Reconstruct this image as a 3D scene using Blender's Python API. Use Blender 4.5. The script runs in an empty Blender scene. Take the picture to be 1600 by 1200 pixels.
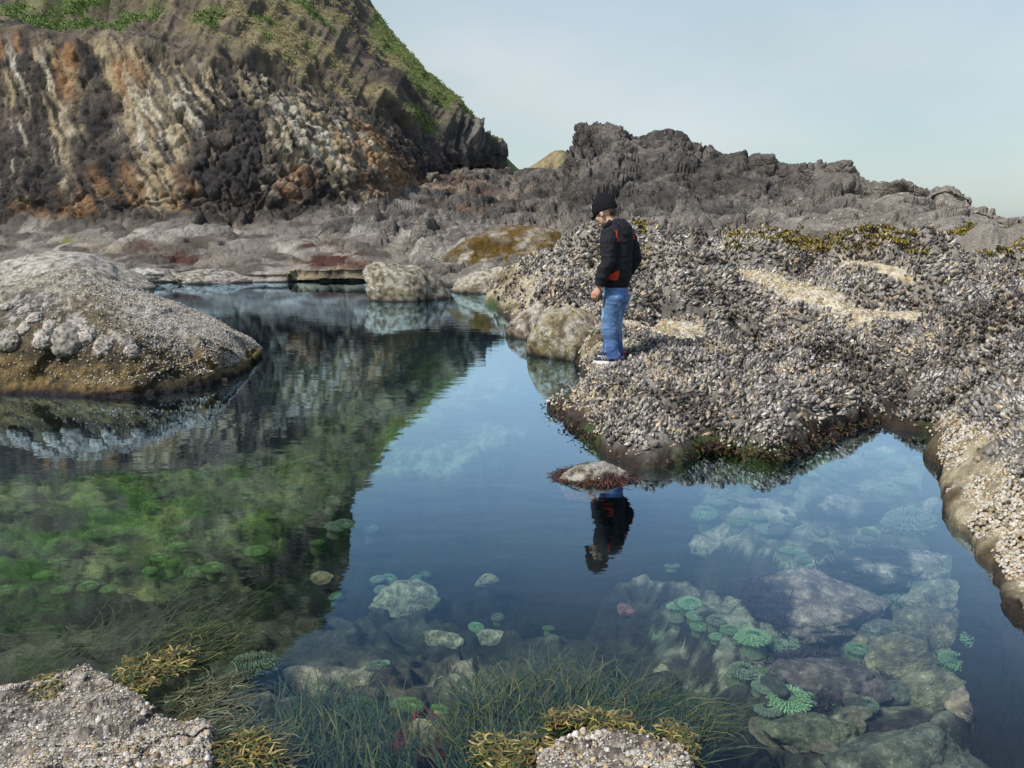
import bpy, bmesh, math, random
import numpy as np
from mathutils import Vector, Matrix, Euler

random.seed(7)
RNG = np.random.default_rng(11)
R = math.radians
scene = bpy.context.scene
COL = scene.collection

# ------------------------------------------------------------------ camera
CAM_H, PITCH, FPX = 1.45, R(11.3), 1280.0
cd = bpy.data.cameras.new('camera')
cam = bpy.data.objects.new('camera', cd)
COL.objects.link(cam)
cam.location = (0, 0, CAM_H)
cam.rotation_euler = (R(90) - PITCH, 0, 0)
cd.sensor_width = 36.0
cd.lens = 36.0 * FPX / 1600.0
cd.clip_start = 0.05
cd.clip_end = 20000
scene.camera = cam

# ------------------------------------------------------------------ sky and sun
SUN_DIR = Vector((-0.50, -0.42, 0.76)).normalized()      # towards the sun: high, behind and left
world = bpy.data.worlds.new('World')
scene.world = world
world.use_nodes = True
wt = world.node_tree
for n in list(wt.nodes):
    wt.nodes.remove(n)
w_out = wt.nodes.new('ShaderNodeOutputWorld')
w_bg = wt.nodes.new('ShaderNodeBackground')
w_sky = wt.nodes.new('ShaderNodeTexSky')
w_sky.sky_type = 'NISHITA'
w_sky.sun_disc = False
w_sky.sun_elevation = math.asin(SUN_DIR.z)
w_sky.sun_rotation = math.atan2(SUN_DIR.x, SUN_DIR.y)
w_sky.air_density = 1.1
w_sky.dust_density = 1.2
w_sky.ozone_density = 1.4
# thin high cloud: a procedural veil over the sky, thicker towards the horizon as haze is
w_tc = wt.nodes.new('ShaderNodeTexCoord')
w_map = wt.nodes.new('ShaderNodeMapping')
w_map.inputs['Scale'].default_value = (1.6, 1.2, 4.2)
w_no = wt.nodes.new('ShaderNodeTexNoise')
w_no.inputs['Scale'].default_value = 1.3
w_no.inputs['Detail'].default_value = 7
w_no.inputs['Roughness'].default_value = 0.55
w_rp = wt.nodes.new('ShaderNodeMapRange')
w_rp.inputs['From Min'].default_value = 0.36
w_rp.inputs['From Max'].default_value = 0.72
w_rp.inputs['To Min'].default_value = 0.62
w_rp.inputs['To Max'].default_value = 1.0
w_sep = wt.nodes.new('ShaderNodeSeparateXYZ')
w_el = wt.nodes.new('ShaderNodeMapRange')
w_el.inputs['From Min'].default_value = 0.17
w_el.inputs['From Max'].default_value = 0.56
w_el.inputs['To Min'].default_value = 0.92
w_el.inputs['To Max'].default_value = 0.10
w_mul = wt.nodes.new('ShaderNodeMath'); w_mul.operation = 'MULTIPLY'
w_mx = wt.nodes.new('ShaderNodeMix')
w_mx.data_type = 'RGBA'
w_cl = wt.nodes.new('ShaderNodeTexNoise')
w_cl.inputs['Scale'].default_value = 1.1
w_cl.inputs['Detail'].default_value = 5
w_cm = wt.nodes.new('ShaderNodeMapping')
w_cm.inputs['Scale'].default_value = (1.0, 1.0, 2.4)
w_cm.inputs['Location'].default_value = (0.35, 0.1, 0.0)
w_cr = wt.nodes.new('ShaderNodeValToRGB')
w_cr.color_ramp.elements[0].position = 0.42; w_cr.color_ramp.elements[0].color = (2.25, 3.45, 3.65, 1)
w_cr.color_ramp.elements[1].position = 0.74; w_cr.color_ramp.elements[1].color = (4.6, 4.9, 5.0, 1)
wt.links.new(w_tc.outputs['Generated'], w_cm.inputs['Vector'])
wt.links.new(w_cm.outputs[0], w_cl.inputs['Vector'])
# the cloud thickens towards the open sea on the right
w_gx = wt.nodes.new('ShaderNodeMath'); w_gx.operation = 'MULTIPLY_ADD'; w_gx.inputs[1].default_value = 0.22
wt.links.new(w_sep.outputs[0], w_gx.inputs[0]); wt.links.new(w_cl.outputs['Fac'], w_gx.inputs[2])
wt.links.new(w_gx.outputs[0], w_cr.inputs[0])
wt.links.new(w_cr.outputs[0], w_mx.inputs[7])
wt.links.new(w_tc.outputs['Generated'], w_map.inputs['Vector'])
wt.links.new(w_tc.outputs['Generated'], w_sep.inputs[0])
wt.links.new(w_sep.outputs[2], w_el.inputs['Value'])
wt.links.new(w_map.outputs[0], w_no.inputs['Vector'])
wt.links.new(w_no.outputs['Fac'], w_rp.inputs['Value'])
wt.links.new(w_rp.outputs[0], w_mul.inputs[0])
wt.links.new(w_el.outputs[0], w_mul.inputs[1])
wt.links.new(w_mul.outputs[0], w_mx.inputs[0])
wt.links.new(w_sky.outputs[0], w_mx.inputs[6])
wt.links.new(w_mx.outputs[2], w_bg.inputs['Color'])
w_bg.inputs['Strength'].default_value = 0.115
wt.links.new(w_bg.outputs[0], w_out.inputs['Surface'])

sd = bpy.data.lights.new('sun', 'SUN')
sd.energy = 3.4
sd.angle = R(11)
sd.color = (1.0, 0.95, 0.87)
sun = bpy.data.objects.new('sun', sd)
COL.objects.link(sun)
sun.location = SUN_DIR * 40
sun.rotation_euler = SUN_DIR.to_track_quat('Z', 'Y').to_euler()

vs = scene.view_settings
vs.view_transform = 'Standard'
vs.look = 'None'
vs.exposure = 0.42
vs.gamma = 1.0
vs.use_curve_mapping = False
cy = scene.cycles
cy.use_denoising = True
cy.max_bounces = 6
cy.diffuse_bounces = 2
cy.glossy_bounces = 2
cy.transmission_bounces = 4
cy.transparent_max_bounces = 10
cy.caustics_reflective = False
cy.caustics_refractive = False
cy.sample_clamp_indirect = 6.0

# ------------------------------------------------------------------ helpers: space
CP, SP = math.cos(PITCH), math.sin(PITCH)

def at(px, py, Y):
    """the point at distance Y in front of the viewer, seen at that place of the photograph"""
    xc, yc = (px - 800) / FPX, (600 - py) / FPX
    t = Y / (CP + yc * SP)
    return np.array((xc * t, Y, CAM_H + t * (-SP + yc * CP)))

def gz(px, py, z=0.0):
    """the point at height z seen at that place of the photograph"""
    xc, yc = (px - 800) / FPX, (600 - py) / FPX
    t = (CAM_H - z) / (SP - yc * CP)
    return np.array((xc * t, t * (CP + yc * SP), z))

def under(px, Y, z):
    """chart place of the point at distance Y and height z"""
    return (px, 600 + FPX * math.tan(math.atan2(CAM_H - z, Y) - PITCH), Y)

# ------------------------------------------------------------------ helpers: noise (numpy)
_TAB = np.random.default_rng(5).random((8, 65536)).astype(np.float32)
_HA, _HB, _HC = 15731, 40503, 28411

def vnoise(P, seed=0):
    F = np.floor(P)
    f = (P - F).astype(np.float32)
    u = f * f * f * (f * (f * 6 - 15) + 10)
    I = F.astype(np.int32)
    h = I[:, 0] * _HA + I[:, 1] * _HB + I[:, 2] * _HC + seed * 7919
    T = _TAB[seed & 7]
    def g(o):
        return T[(h + o) & 65535]
    ux, uy, uz = u[:, 0], u[:, 1], u[:, 2]
    def lp(p, q, t):
        return p + (q - p) * t
    x00 = lp(g(0), g(_HA), ux); x10 = lp(g(_HB), g(_HA + _HB), ux)
    lo = lp(x00, x10, uy)
    if not P[:, 2].any():
        return lo * 2 - 1
    x01 = lp(g(_HC), g(_HA + _HC), ux); x11 = lp(g(_HB + _HC), g(_HA + _HB + _HC), ux)
    return lp(lo, lp(x01, x11, uy), uz) * 2 - 1

def fbm(P, octaves=5, seed=0, gain=0.5, lac=2.03, ridged=False):
    P = np.asarray(P, dtype=np.float32)
    flat = not P[:, 2].any()
    s = np.zeros(len(P), dtype=np.float32); a = 1.0; tot = 0.0
    for o in range(octaves):
        n = vnoise(P, seed + o * 17)
        if ridged:
            n = 1 - 2 * np.abs(n)
        s += a * n; tot += a
        a *= gain
        P = P * np.float32(lac)
        P[:, :2 if flat else 3] += np.float32(3.7)
    return s / tot * np.float32(1.15)

def cells(P, seed=0):
    """nearest and second nearest cell distance, offset to the nearest cell centre and three random numbers of that cell"""
    P = np.asarray(P, dtype=np.float32)
    F = np.floor(P)
    fr = P - F
    I = F.astype(np.int32)
    h0 = I[:, 0] * _HA + I[:, 1] * _HB + I[:, 2] * _HC + seed * 7919
    n = len(P)
    d1 = np.full(n, 9.0, dtype=np.float32); d2 = d1.copy()
    hb = np.zeros(n, dtype=np.int32); vb = np.zeros((n, 3), dtype=np.float32)
    flat = not P[:, 2].any()
    for a in (-1, 0, 1):
        for b in (-1, 0, 1):
            for c in ((0,) if flat else (-1, 0, 1)):
                h = (h0 + a * _HA + b * _HB + c * _HC) & 65535
                vx = fr[:, 0] - a - _TAB[0][h]; vy = fr[:, 1] - b - _TAB[1][h]
                vz = 0 * vx if flat else fr[:, 2] - c - _TAB[2][h]
                d = np.sqrt(vx * vx + vy * vy + vz * vz)
                m = d < d1
                d2 = np.where(m, d1, np.minimum(d2, d))
                d1 = np.where(m, d, d1)
                hb = np.where(m, h, hb)
                vb[:, 0] = np.where(m, vx, vb[:, 0]); vb[:, 1] = np.where(m, vy, vb[:, 1]); vb[:, 2] = np.where(m, vz, vb[:, 2])
    rid = np.stack((_TAB[3][hb], _TAB[4][hb], _TAB[5][hb]), 1)
    return d1, d2, vb, rid

def blocky(P, seed=0, tilt=0.9):
    """fractured rock: a tilted facet for each cell, with cracks between"""
    d1, d2, off, rid = cells(P, seed)
    t = (off * (rid - 0.5) * 2).sum(1) * tilt + (rid[:, 0] - 0.5) * 0.6
    crack = np.clip((d2 - d1) / 0.14, 0, 1)
    return t, crack

def sstep(a, b, x):
    t = np.clip((x - a) / (b - a), 0, 1)
    return t * t * (3 - 2 * t)

def mixc(c, col, m):
    return c + (np.asarray(col) - c) * m[:, None]

# ------------------------------------------------------------------ helpers: meshes and materials
def mesh_from(name, V, F, col=None, smooth=True, mat=None):
    me = bpy.data.meshes.new(name)
    V = np.asarray(V, dtype=np.float32)
    if isinstance(F, np.ndarray):
        nf, k = F.shape
        me.vertices.add(len(V)); me.vertices.foreach_set('co', V.ravel())
        me.loops.add(nf * k); me.loops.foreach_set('vertex_index', F.astype(np.int32).ravel())
        me.polygons.add(nf)
        me.polygons.foreach_set('loop_start', np.arange(0, nf * k, k, dtype=np.int32))
        me.update(calc_edges=True)
    else:
        me.from_pydata([tuple(map(float, v)) for v in V], [], F)
    me.validate()
    if col is not None:
        set_col(me, col)
    if smooth:
        me.polygons.foreach_set('use_smooth', np.ones(len(me.polygons), dtype=bool))
    if mat:
        me.materials.append(mat)
    return me

def set_col(me, col):
    col = np.clip(np.asarray(col), 0.004, 0.9)
    a = me.color_attributes.get('Col') or me.color_attributes.new('Col', 'FLOAT_COLOR', 'POINT')
    c = np.ones((len(me.vertices), 4), dtype=np.float32)
    c[:, :3] = col
    a.data.foreach_set('color', c.ravel())

def link(name, me, parent=None, loc=None):
    o = bpy.data.objects.new(name, me)
    COL.objects.link(o)
    if parent:
        o.parent = parent
    if loc is not None:
        o.location = loc
    return o

def empty(name, loc, rz=0):
    o = bpy.data.objects.new(name, None)
    COL.objects.link(o)
    o.empty_display_size = 0.1
    o.location = loc
    o.rotation_euler = (0, 0, rz)
    return o

def tag(o, label=None, cat=None, group=None, kind=None):
    if label: o['label'] = label
    if cat: o['category'] = cat
    if group: o['group'] = group
    if kind: o['kind'] = kind
    return o

def mat_rock(name, scale=8.0, bump=0.5, rough=0.85, vary=0.35, speck=0.0, dist=0.03, spec=0.3, crack=0.0, crack_amp=0.5):
    """rock-like surface: mesh colour, broken up by procedural grain and relief"""
    m = bpy.data.materials.new(name)
    m.use_nodes = True
    t = m.node_tree
    b = t.nodes['Principled BSDF']
    at_ = t.nodes.new('ShaderNodeAttribute'); at_.attribute_name = 'Col'
    tc = t.nodes.new('ShaderNodeTexCoord')
    n1 = t.nodes.new('ShaderNodeTexNoise'); n1.inputs['Scale'].default_value = scale
    n1.inputs['Detail'].default_value = 8; n1.inputs['Roughness'].default_value = 0.68
    t.links.new(tc.outputs['Object'], n1.inputs['Vector'])
    mr = t.nodes.new('ShaderNodeMapRange')
    mr.inputs['From Min'].default_value = 0.3; mr.inputs['From Max'].default_value = 0.7
    mr.inputs['To Min'].default_value = 1 - vary; mr.inputs['To Max'].default_value = 1 + vary
    t.links.new(n1.outputs['Fac'], mr.inputs['Value'])
    mu = t.nodes.new('ShaderNodeMix'); mu.data_type = 'RGBA'; mu.blend_type = 'MULTIPLY'
    mu.inputs[0].default_value = 1
    t.links.new(at_.outputs['Color'], mu.inputs[6])
    t.links.new(mr.outputs[0], mu.inputs[7])
    last = mu.outputs[2]
    if speck:
        n3 = t.nodes.new('ShaderNodeTexNoise'); n3.inputs['Scale'].default_value = scale * 5
        n3.inputs['Detail'].default_value = 3
        t.links.new(tc.outputs['Object'], n3.inputs['Vector'])
        m3 = t.nodes.new('ShaderNodeMapRange')
        m3.inputs['From Min'].default_value = 0.60; m3.inputs['From Max'].default_value = 0.70
        m3.inputs['To Max'].default_value = speck
        t.links.new(n3.outputs['Fac'], m3.inputs['Value'])
        mw = t.nodes.new('ShaderNodeMix'); mw.data_type = 'RGBA'
        gm = t.nodes.new('ShaderNodeMix'); gm.data_type = 'RGBA'; gm.blend_type = 'MULTIPLY'
        gm.inputs[0].default_value = 1; gm.inputs[7].default_value = (3.4, 3.3, 3.1, 1); gm.clamp_result = True
        t.links.new(at_.outputs['Color'], gm.inputs[6]); t.links.new(gm.outputs[2], mw.inputs[7])
        t.links.new(m3.outputs[0], mw.inputs[0]); t.links.new(last, mw.inputs[6])
        last = mw.outputs[2]
    t.links.new(last, b.inputs['Base Color'])
    b.inputs['Roughness'].default_value = rough
    b.inputs['Specular IOR Level'].default_value = spec
    n2 = t.nodes.new('ShaderNodeTexNoise'); n2.inputs['Scale'].default_value = scale * 2.3
    n2.inputs['Detail'].default_value = 9; n2.inputs['Roughness'].default_value = 0.7
    t.links.new(tc.outputs['Object'], n2.inputs['Vector'])
    bp = t.nodes.new('ShaderNodeBump'); bp.inputs['Strength'].default_value = bump
    bp.inputs['Distance'].default_value = dist
    hgt = n2.outputs['Fac']
    if crack:
        wv = t.nodes.new('ShaderNodeTexNoise'); wv.inputs['Scale'].default_value = crack * 0.9; wv.inputs['Detail'].default_value = 4
        t.links.new(tc.outputs['Object'], wv.inputs['Vector'])
        ad = t.nodes.new('ShaderNodeVectorMath'); ad.operation = 'MULTIPLY_ADD'
        ad.inputs[1].default_value = (0.9 / crack,) * 3
        t.links.new(wv.outputs['Color'], ad.inputs[0]); t.links.new(tc.outputs['Object'], ad.inputs[2])
        for k_, (sc_, am) in enumerate(((crack, crack_amp), (crack * 2.7, crack_amp * 0.5))):
            vo = t.nodes.new('ShaderNodeTexVoronoi'); vo.feature = 'DISTANCE_TO_EDGE'; vo.inputs['Scale'].default_value = sc_
            t.links.new(ad.outputs[0], vo.inputs['Vector'])
            vr = t.nodes.new('ShaderNodeMapRange'); vr.inputs['From Max'].default_value = 0.10
            vr.inputs['To Max'].default_value = am
            t.links.new(vo.outputs['Distance'], vr.inputs['Value'])
            sm = t.nodes.new('ShaderNodeMath'); sm.operation = 'ADD'
            t.links.new(hgt, sm.inputs[0]); t.links.new(vr.outputs[0], sm.inputs[1])
            hgt = sm.outputs[0]
    t.links.new(hgt, bp.inputs['Height'])
    t.links.new(bp.outputs[0], b.inputs['Normal'])
    return m

def mat_plain(name, col, rough=0.7, noise=60.0, vary=0.25, bump=0.2, dist=0.004, spec=0.3, use_col=False, rand=0.0, translucent=0.0):
    m = bpy.data.materials.new(name)
    m.use_nodes = True
    t = m.node_tree
    b = t.nodes['Principled BSDF']
    tc = t.nodes.new('ShaderNodeTexCoord')
    n1 = t.nodes.new('ShaderNodeTexNoise'); n1.inputs['Scale'].default_value = noise
    n1.inputs['Detail'].default_value = 5
    t.links.new(tc.outputs['Object'], n1.inputs['Vector'])
    mr = t.nodes.new('ShaderNodeMapRange')
    mr.inputs['From Min'].default_value = 0.3; mr.inputs['From Max'].default_value = 0.7
    mr.inputs['To Min'].default_value = 1 - vary; mr.inputs['To Max'].default_value = 1 + vary
    t.links.new(n1.outputs['Fac'], mr.inputs['Value'])
    mu = t.nodes.new('ShaderNodeMix'); mu.data_type = 'RGBA'; mu.blend_type = 'MULTIPLY'
    mu.inputs[0].default_value = 1
    if use_col:
        a = t.nodes.new('ShaderNodeAttribute'); a.attribute_name = 'Col'
        t.links.new(a.outputs['Color'], mu.inputs[6])
    else:
        mu.inputs[6].default_value = (*col, 1)
    t.links.new(mr.outputs[0], mu.inputs[7])
    last = mu.outputs[2]
    if rand:
        oi = t.nodes.new('ShaderNodeObjectInfo')
        m2 = t.nodes.new('ShaderNodeMapRange')
        m2.inputs['To Min'].default_value = 1 - rand; m2.inputs['To Max'].default_value = 1 + rand
        t.links.new(oi.outputs['Random'], m2.inputs['Value'])
        mu2 = t.nodes.new('ShaderNodeMix'); mu2.data_type = 'RGBA'; mu2.blend_type = 'MULTIPLY'
        mu2.inputs[0].default_value = 1
        t.links.new(last, mu2.inputs[6]); t.links.new(m2.outputs[0], mu2.inputs[7])
        last = mu2.outputs[2]
    t.links.new(last, b.inputs['Base Color'])
    b.inputs['Roughness'].default_value = rough
    b.inputs['Specular IOR Level'].default_value = spec
    if bump:
        bp = t.nodes.new('ShaderNodeBump'); bp.inputs['Strength'].default_value = bump
        bp.inputs['Distance'].default_value = dist
        t.links.new(n1.outputs['Fac'], bp.inputs['Height'])
        t.links.new(bp.outputs[0], b.inputs['Normal'])
    return m

def grid_faces(nr, nc):
    i = np.arange(nr * nc).reshape(nr, nc)
    return np.stack((i[:-1, :-1], i[:-1, 1:], i[1:, 1:], i[1:, :-1]), -1).reshape(-1, 4)

def catmull(A, n, axis=0):
    """resample a control array along one axis with a Catmull-Rom spline"""
    A = np.moveaxis(np.asarray(A, dtype=np.float64), axis, 0)
    k = len(A)
    E = np.concatenate((2 * A[:1] - A[1:2], A, 2 * A[-1:] - A[-2:-1]), 0)
    t = np.linspace(0, k - 1, n)
    i = np.minimum(t.astype(int), k - 2)
    f = (t - i).reshape((-1,) + (1,) * (A.ndim - 1))
    p0, p1, p2, p3 = E[i], E[i + 1], E[i + 2], E[i + 3]
    o = 0.5 * (2 * p1 + (p2 - p0) * f + (2 * p0 - 5 * p1 + 4 * p2 - p3) * f ** 2 + (-p0 + 3 * p1 - 3 * p2 + p3) * f ** 3)
    return np.moveaxis(o, 0, axis)

def patch(rows, nv, nu):
    """surface through a grid of control points (chart u, chart v, distance) -> positions, chart, normals"""
    C = np.array(rows, dtype=np.float64)
    W = np.array([[at(*p) for p in r] for r in rows])
    full = np.concatenate((W, C[:, :, :2]), 2)
    G = catmull(catmull(full, nv, 0), nu, 1)
    P, ch = G[:, :, :3], G[:, :, 3:]
    return P, ch, grid_normals(P)

def grid_normals(P):
    du = np.gradient(P, axis=1); dv = np.gradient(P, axis=0)
    n = np.cross(du, dv)
    return n / (np.linalg.norm(n, axis=2, keepdims=True) + 1e-9)

def gn_scatter(name, pts, eul, scl, protos, idx, parent=None):
    """points that carry instances of the prototype meshes (for what is too many to count)"""
    me = bpy.data.meshes.new(name + '_points')
    n = len(pts)
    me.vertices.add(n)
    me.vertices.foreach_set('co', np.asarray(pts, dtype=np.float32).ravel())
    a = me.attributes.new('rot', 'FLOAT_VECTOR', 'POINT'); a.data.foreach_set('vector', np.asarray(eul, dtype=np.float32).ravel())
    a = me.attributes.new('scl', 'FLOAT_VECTOR', 'POINT'); a.data.foreach_set('vector', np.asarray(scl, dtype=np.float32).ravel())
    a = me.attributes.new('pick', 'INT', 'POINT'); a.data.foreach_set('value', np.asarray(idx, dtype=np.int32))
    o = link(name, me, parent)
    col = bpy.data.collections.new(name + '_kinds')
    for k, p in enumerate(protos):
        po = bpy.data.objects.new('%s_kind_%02d' % (name, k), p)
        col.objects.link(po)
    g = bpy.data.node_groups.new(name + '_scatter', 'GeometryNodeTree')
    g.interface.new_socket('Geometry', in_out='INPUT', socket_type='NodeSocketGeometry')
    g.interface.new_socket('Geometry', in_out='OUTPUT', socket_type='NodeSocketGeometry')
    gi = g.nodes.new('NodeGroupInput'); go = g.nodes.new('NodeGroupOutput')
    ip = g.nodes.new('GeometryNodeInstanceOnPoints')
    ci = g.nodes.new('GeometryNodeCollectionInfo')
    ci.inputs['Collection'].default_value = col
    ci.inputs['Separate Children'].default_value = True
    ci.inputs['Reset Children'].default_value = True
    ip.inputs['Pick Instance'].default_value = True
    def named(nm, dt):
        q = g.nodes.new('GeometryNodeInputNamedAttribute'); q.data_type = dt
        q.inputs['Name'].default_value = nm
        return q.outputs['Attribute']
    g.links.new(gi.outputs[0], ip.inputs['Points'])
    g.links.new(ci.outputs[0], ip.inputs['Instance'])
    g.links.new(named('pick', 'INT'), ip.inputs['Instance Index'])
    e2r = g.nodes.new('FunctionNodeEulerToRotation')
    g.links.new(named('rot', 'FLOAT_VECTOR'), e2r.inputs[0])
    g.links.new(e2r.outputs[0], ip.inputs['Rotation'])
    g.links.new(named('scl', 'FLOAT_VECTOR'), ip.inputs['Scale'])
    g.links.new(ip.outputs[0], go.inputs[0])
    md = o.modifiers.new('scatter', 'NODES'); md.node_group = g
    return o

def seg_mask(P, A, B, r, soft=0.4):
    """1 inside a capsule from A to B (plan view), fading over its rim"""
    A, B = np.asarray(A)[:2], np.asarray(B)[:2]
    d = B - A
    t = np.clip(((P[:, :2] - A) @ d) / (d @ d + 1e-9), 0, 1)
    q = np.linalg.norm(P[:, :2] - (A + t[:, None] * d), axis=1)
    return 1 - sstep(r * (1 - soft), r * (1 + soft), q)

def oval(ch, cx, cy_, rx, ry, rot=0.0):
    """soft oval in the chart of a surface"""
    c, s = math.cos(R(rot)), math.sin(R(rot))
    x, y = ch[:, 0] - cx, ch[:, 1] - cy_
    u, v = (x * c + y * s) / rx, (-x * s + y * c) / ry
    return 1 - sstep(0.55, 1.25, np.sqrt(u * u + v * v))

def poly_sd(P, poly):
    """signed distance to a polygon in plan, positive inside"""
    poly = np.asarray(poly)[:, :2]
    n = len(poly)
    d = np.full(len(P), 1e9); inside = np.zeros(len(P), dtype=bool)
    x, y = P[:, 0], P[:, 1]
    for i in range(n):
        a, b = poly[i], poly[(i + 1) % n]
        e = b - a
        t = np.clip(((P[:, :2] - a) @ e) / (e @ e + 1e-12), 0, 1)
        q = np.linalg.norm(P[:, :2] - (a + t[:, None] * e), axis=1)
        d = np.minimum(d, q)
        cnd = (a[1] > y) != (b[1] > y)
        xin = (b[0] - a[0]) * (y - a[1]) / (b[1] - a[1] + 1e-12) + a[0]
        inside ^= cnd & (x < xin)
    return np.where(inside, d, -d)

def idw(P, pts, power=3.0, eps=0.05):
    pts = np.asarray(pts)
    num = np.zeros(len(P)); den = np.zeros(len(P))
    for p in pts:
        w = 1.0 / ((P[:, 0] - p[0]) ** 2 + (P[:, 1] - p[1]) ** 2 + eps) ** (power / 2)
        num += w * p[2]; den += w
    return num / den

# ------------------------------------------------------------------ cliff and headland
M_cliff = mat_rock('cliff_rock', scale=1.6, bump=0.9, rough=0.9, vary=0.40, dist=0.22, crack=0.8, crack_amp=0.2)
DARK, BROWN, TAN, WHITE, ORANGE = (0.040, 0.035, 0.032), (0.10, 0.078, 0.058), (0.36, 0.29, 0.18), (0.56, 0.52, 0.43), (0.34, 0.18, 0.08)
GREY, GREEN, STRAW = (0.21, 0.185, 0.16), (0.13, 0.20, 0.045), (0.36, 0.31, 0.16)

def build_cliff():
    def w(px, py, z):                     # control point given by height instead of distance
        p = gz(px, py, z)
        return (px, py, p[1])
    wl = [-300, -60, 150, 330, 480, 590, 660, 720, 787, 800]
    rows = [
        [under(x, 17.9, -0.9) for x in wl],
        [w(x, 441 if x < 600 else 446, 0.0) for x in wl],
        [(x, 424, 19.9) for x in wl],
        [(x, 396, 21.6) for x in wl],
        [(-300, 352, 24), (-60, 350, 24), (150, 348, 24), (330, 345, 24.5), (480, 335, 26), (590, 318, 29), (660, 298, 35), (720, 280, 44), (787, 264, 56), (780, 262, 75)],
        [(-300, 290, 24.8), (-60, 290, 24.8), (150, 290, 24.8), (330, 285, 25.3), (480, 275, 27), (590, 262, 31), (665, 258, 38), (725, 256, 46), (787, 257, 56.5), (780, 257, 75)],
        [(-300, 170, 26.5), (-60, 170, 26.5), (150, 180, 26.5), (330, 195, 26.5), (470, 210, 28.5), (590, 228, 33), (668, 238, 40), (730, 240, 47), (787, 246, 57), (780, 246, 76)],
        [(-300, 30, 28.5), (-60, 50, 28.5), (150, 70, 28.5), (330, 118, 28.5), (470, 160, 30.5), (590, 198, 35), (670, 215, 42), (735, 222, 48.5), (784, 236, 57.5), (775, 236, 77)],
        [(-300, -40, 33), (-60, -10, 33), (150, 20, 33), (320, 70, 33), (450, 105, 35), (570, 150, 39), (655, 170, 45), (715, 190, 51), (752, 206, 58.5), (745, 206, 78)],
        [(-300, -130, 38), (-60, -110, 38), (150, -80, 38), (310, -20, 38), (430, 40, 40), (540, 95, 44), (630, 130, 49), (690, 155, 54), (730, 175, 60), (722, 176, 80)],
        [(-300, -250, 44), (-60, -230, 44), (150, -190, 44), (300, -110, 44), (410, -40, 46), (505, 20, 49), (580, 60, 53), (615, 75, 57), (642, 92, 62), (630, 95, 82)],
        [(-300, -300, 47), (-60, -280, 47), (150, -240, 47), (290, -160, 48), (385, -100, 50), (465, -50, 53), (525, -20, 57), (555, -5, 61), (578, 4, 66), (566, 8, 86)],
        [(-300, -360, 50), (-60, -340, 50), (150, -300, 50), (270, -220, 52), (350, -170, 54), (410, -140, 57), (455, -120, 61), (485, -105, 65), (512, -98, 70), (500, -90, 90)],
        [(-300, -520, 58), (-60, -500, 58), (150, -450, 58), (260, -380, 60), (330, -330, 62), (390, -290, 65), (440, -260, 68), (470, -240, 72), (497, -225, 76), (485, -220, 96)],
        [(-300, -760, 66), (-60, -700, 66), (120, -620, 66), (210, -540, 68), (280, -490, 70), (330, -450, 73), (375, -410, 76), (405, -390, 80), (430, -372, 84), (420, -370, 104)],
        [(-300, -700, 96), (-60, -640, 96), (120, -560, 98), (210, -500, 98), (280, -450, 100), (330, -410, 103), (375, -380, 106), (405, -360, 110), (430, -340, 114), (420, -340, 124)],
    ]
    nv, nu = 520, 640
    # more rows where the cliff fills the picture
    P, ch, N = patch(rows, nv, nu)
    p = P.reshape(-1, 3).copy(); c = ch.reshape(-1, 2); n = N.reshape(-1, 3)
    X, Yc = c[:, 0], c[:, 1]
    big = fbm(p * 0.16, 4, 3)
    med = fbm(p * 0.7, 5, 9)
    # brow: line between bare rock and the vegetated slope
    brow = np.interp(X, [-300, 0, 150, 250, 330, 450, 540, 600, 700, 790], [30, 55, 62, 85, 112, 140, 168, 200, 250, 262])
    foot = np.interp(X, [-300, 0, 200, 400, 560, 640, 720, 790], [350, 345, 345, 342, 320, 300, 280, 262])
    veg = sstep(0, 34, brow - Yc + 34 * med + 20 * big)
    shelf = sstep(-8, 16, Yc - foot + 14 * med)
    rock = (1 - veg) * (1 - shelf)
    # relief ----------------------------------------------------------
    b1, c1 = blocky(p * np.array((0.5, 0.5, 0.62)), 21, 1.0)
    b2, c2 = blocky(p * 1.5 + fbm(p * 0.8, 3, 5)[:, None] * 0.5, 31, 1.0)
    rid = fbm(p * 0.35, 5, 41, ridged=True)
    # ribs that run down the face
    ribs = fbm(np.stack((X * 0.028 + Yc * -0.004, Yc * 0.007, X * 0), 1), 5, 51, ridged=True)
    vis = sstep(16.5, 20, p[:, 1])
    lean0 = np.interp(X, [-300, 100, 400, 660], [0.0, 0.28, 0.70, 1.05])
    run0 = X + 12 * med - lean0 * (Yc - 150)
    flow = fbm(np.stack((run0 * 0.045, Yc * 0.006, run0 * 0), 1), 5, 58, ridged=True)
    b3, c3 = blocky(p * 3.4, 36, 1.0)
    disp = rock * (0.55 * big + 0.10 * b1 + 0.12 * b2 + 0.07 * b3 + 0.10 * flow - 0.10 * (1 - c1) ** 2 - 0.10 * (1 - c2) ** 2 - 0.05 * (1 - c3) + 0.10 * med + 0.06 * fbm(p * 3.0, 4, 57))
    disp += shelf * (0.16 * big + 0.13 * b1 + 0.06 * b2 - 0.10 * (1 - c1) ** 2 - 0.04 * (1 - c2) + 0.10 * med + 0.05 * rid)
    soil = fbm(p * 1.2, 5, 61)
    gully = fbm(np.stack((X * 0.022 + Yc * 0.011, (Yc - X) * 0.004, X * 0), 1), 5, 71, ridged=True)
    disp += veg * (1.0 * fbm(p * 0.12, 4, 67) + 0.30 * gully + 0.30 * med + 0.14 * soil)
    basalt = oval(c, 740, 228, 62, 40, 15)
    col_rib = fbm(np.stack((X * 0.12, Yc * 0.006, X * 0), 1), 4, 81, ridged=True)
    disp += basalt * 0.35 * col_rib
    edge = 1 - sstep(0.86, 0.89, np.tile(np.linspace(0, 1, nu), nv))
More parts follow.
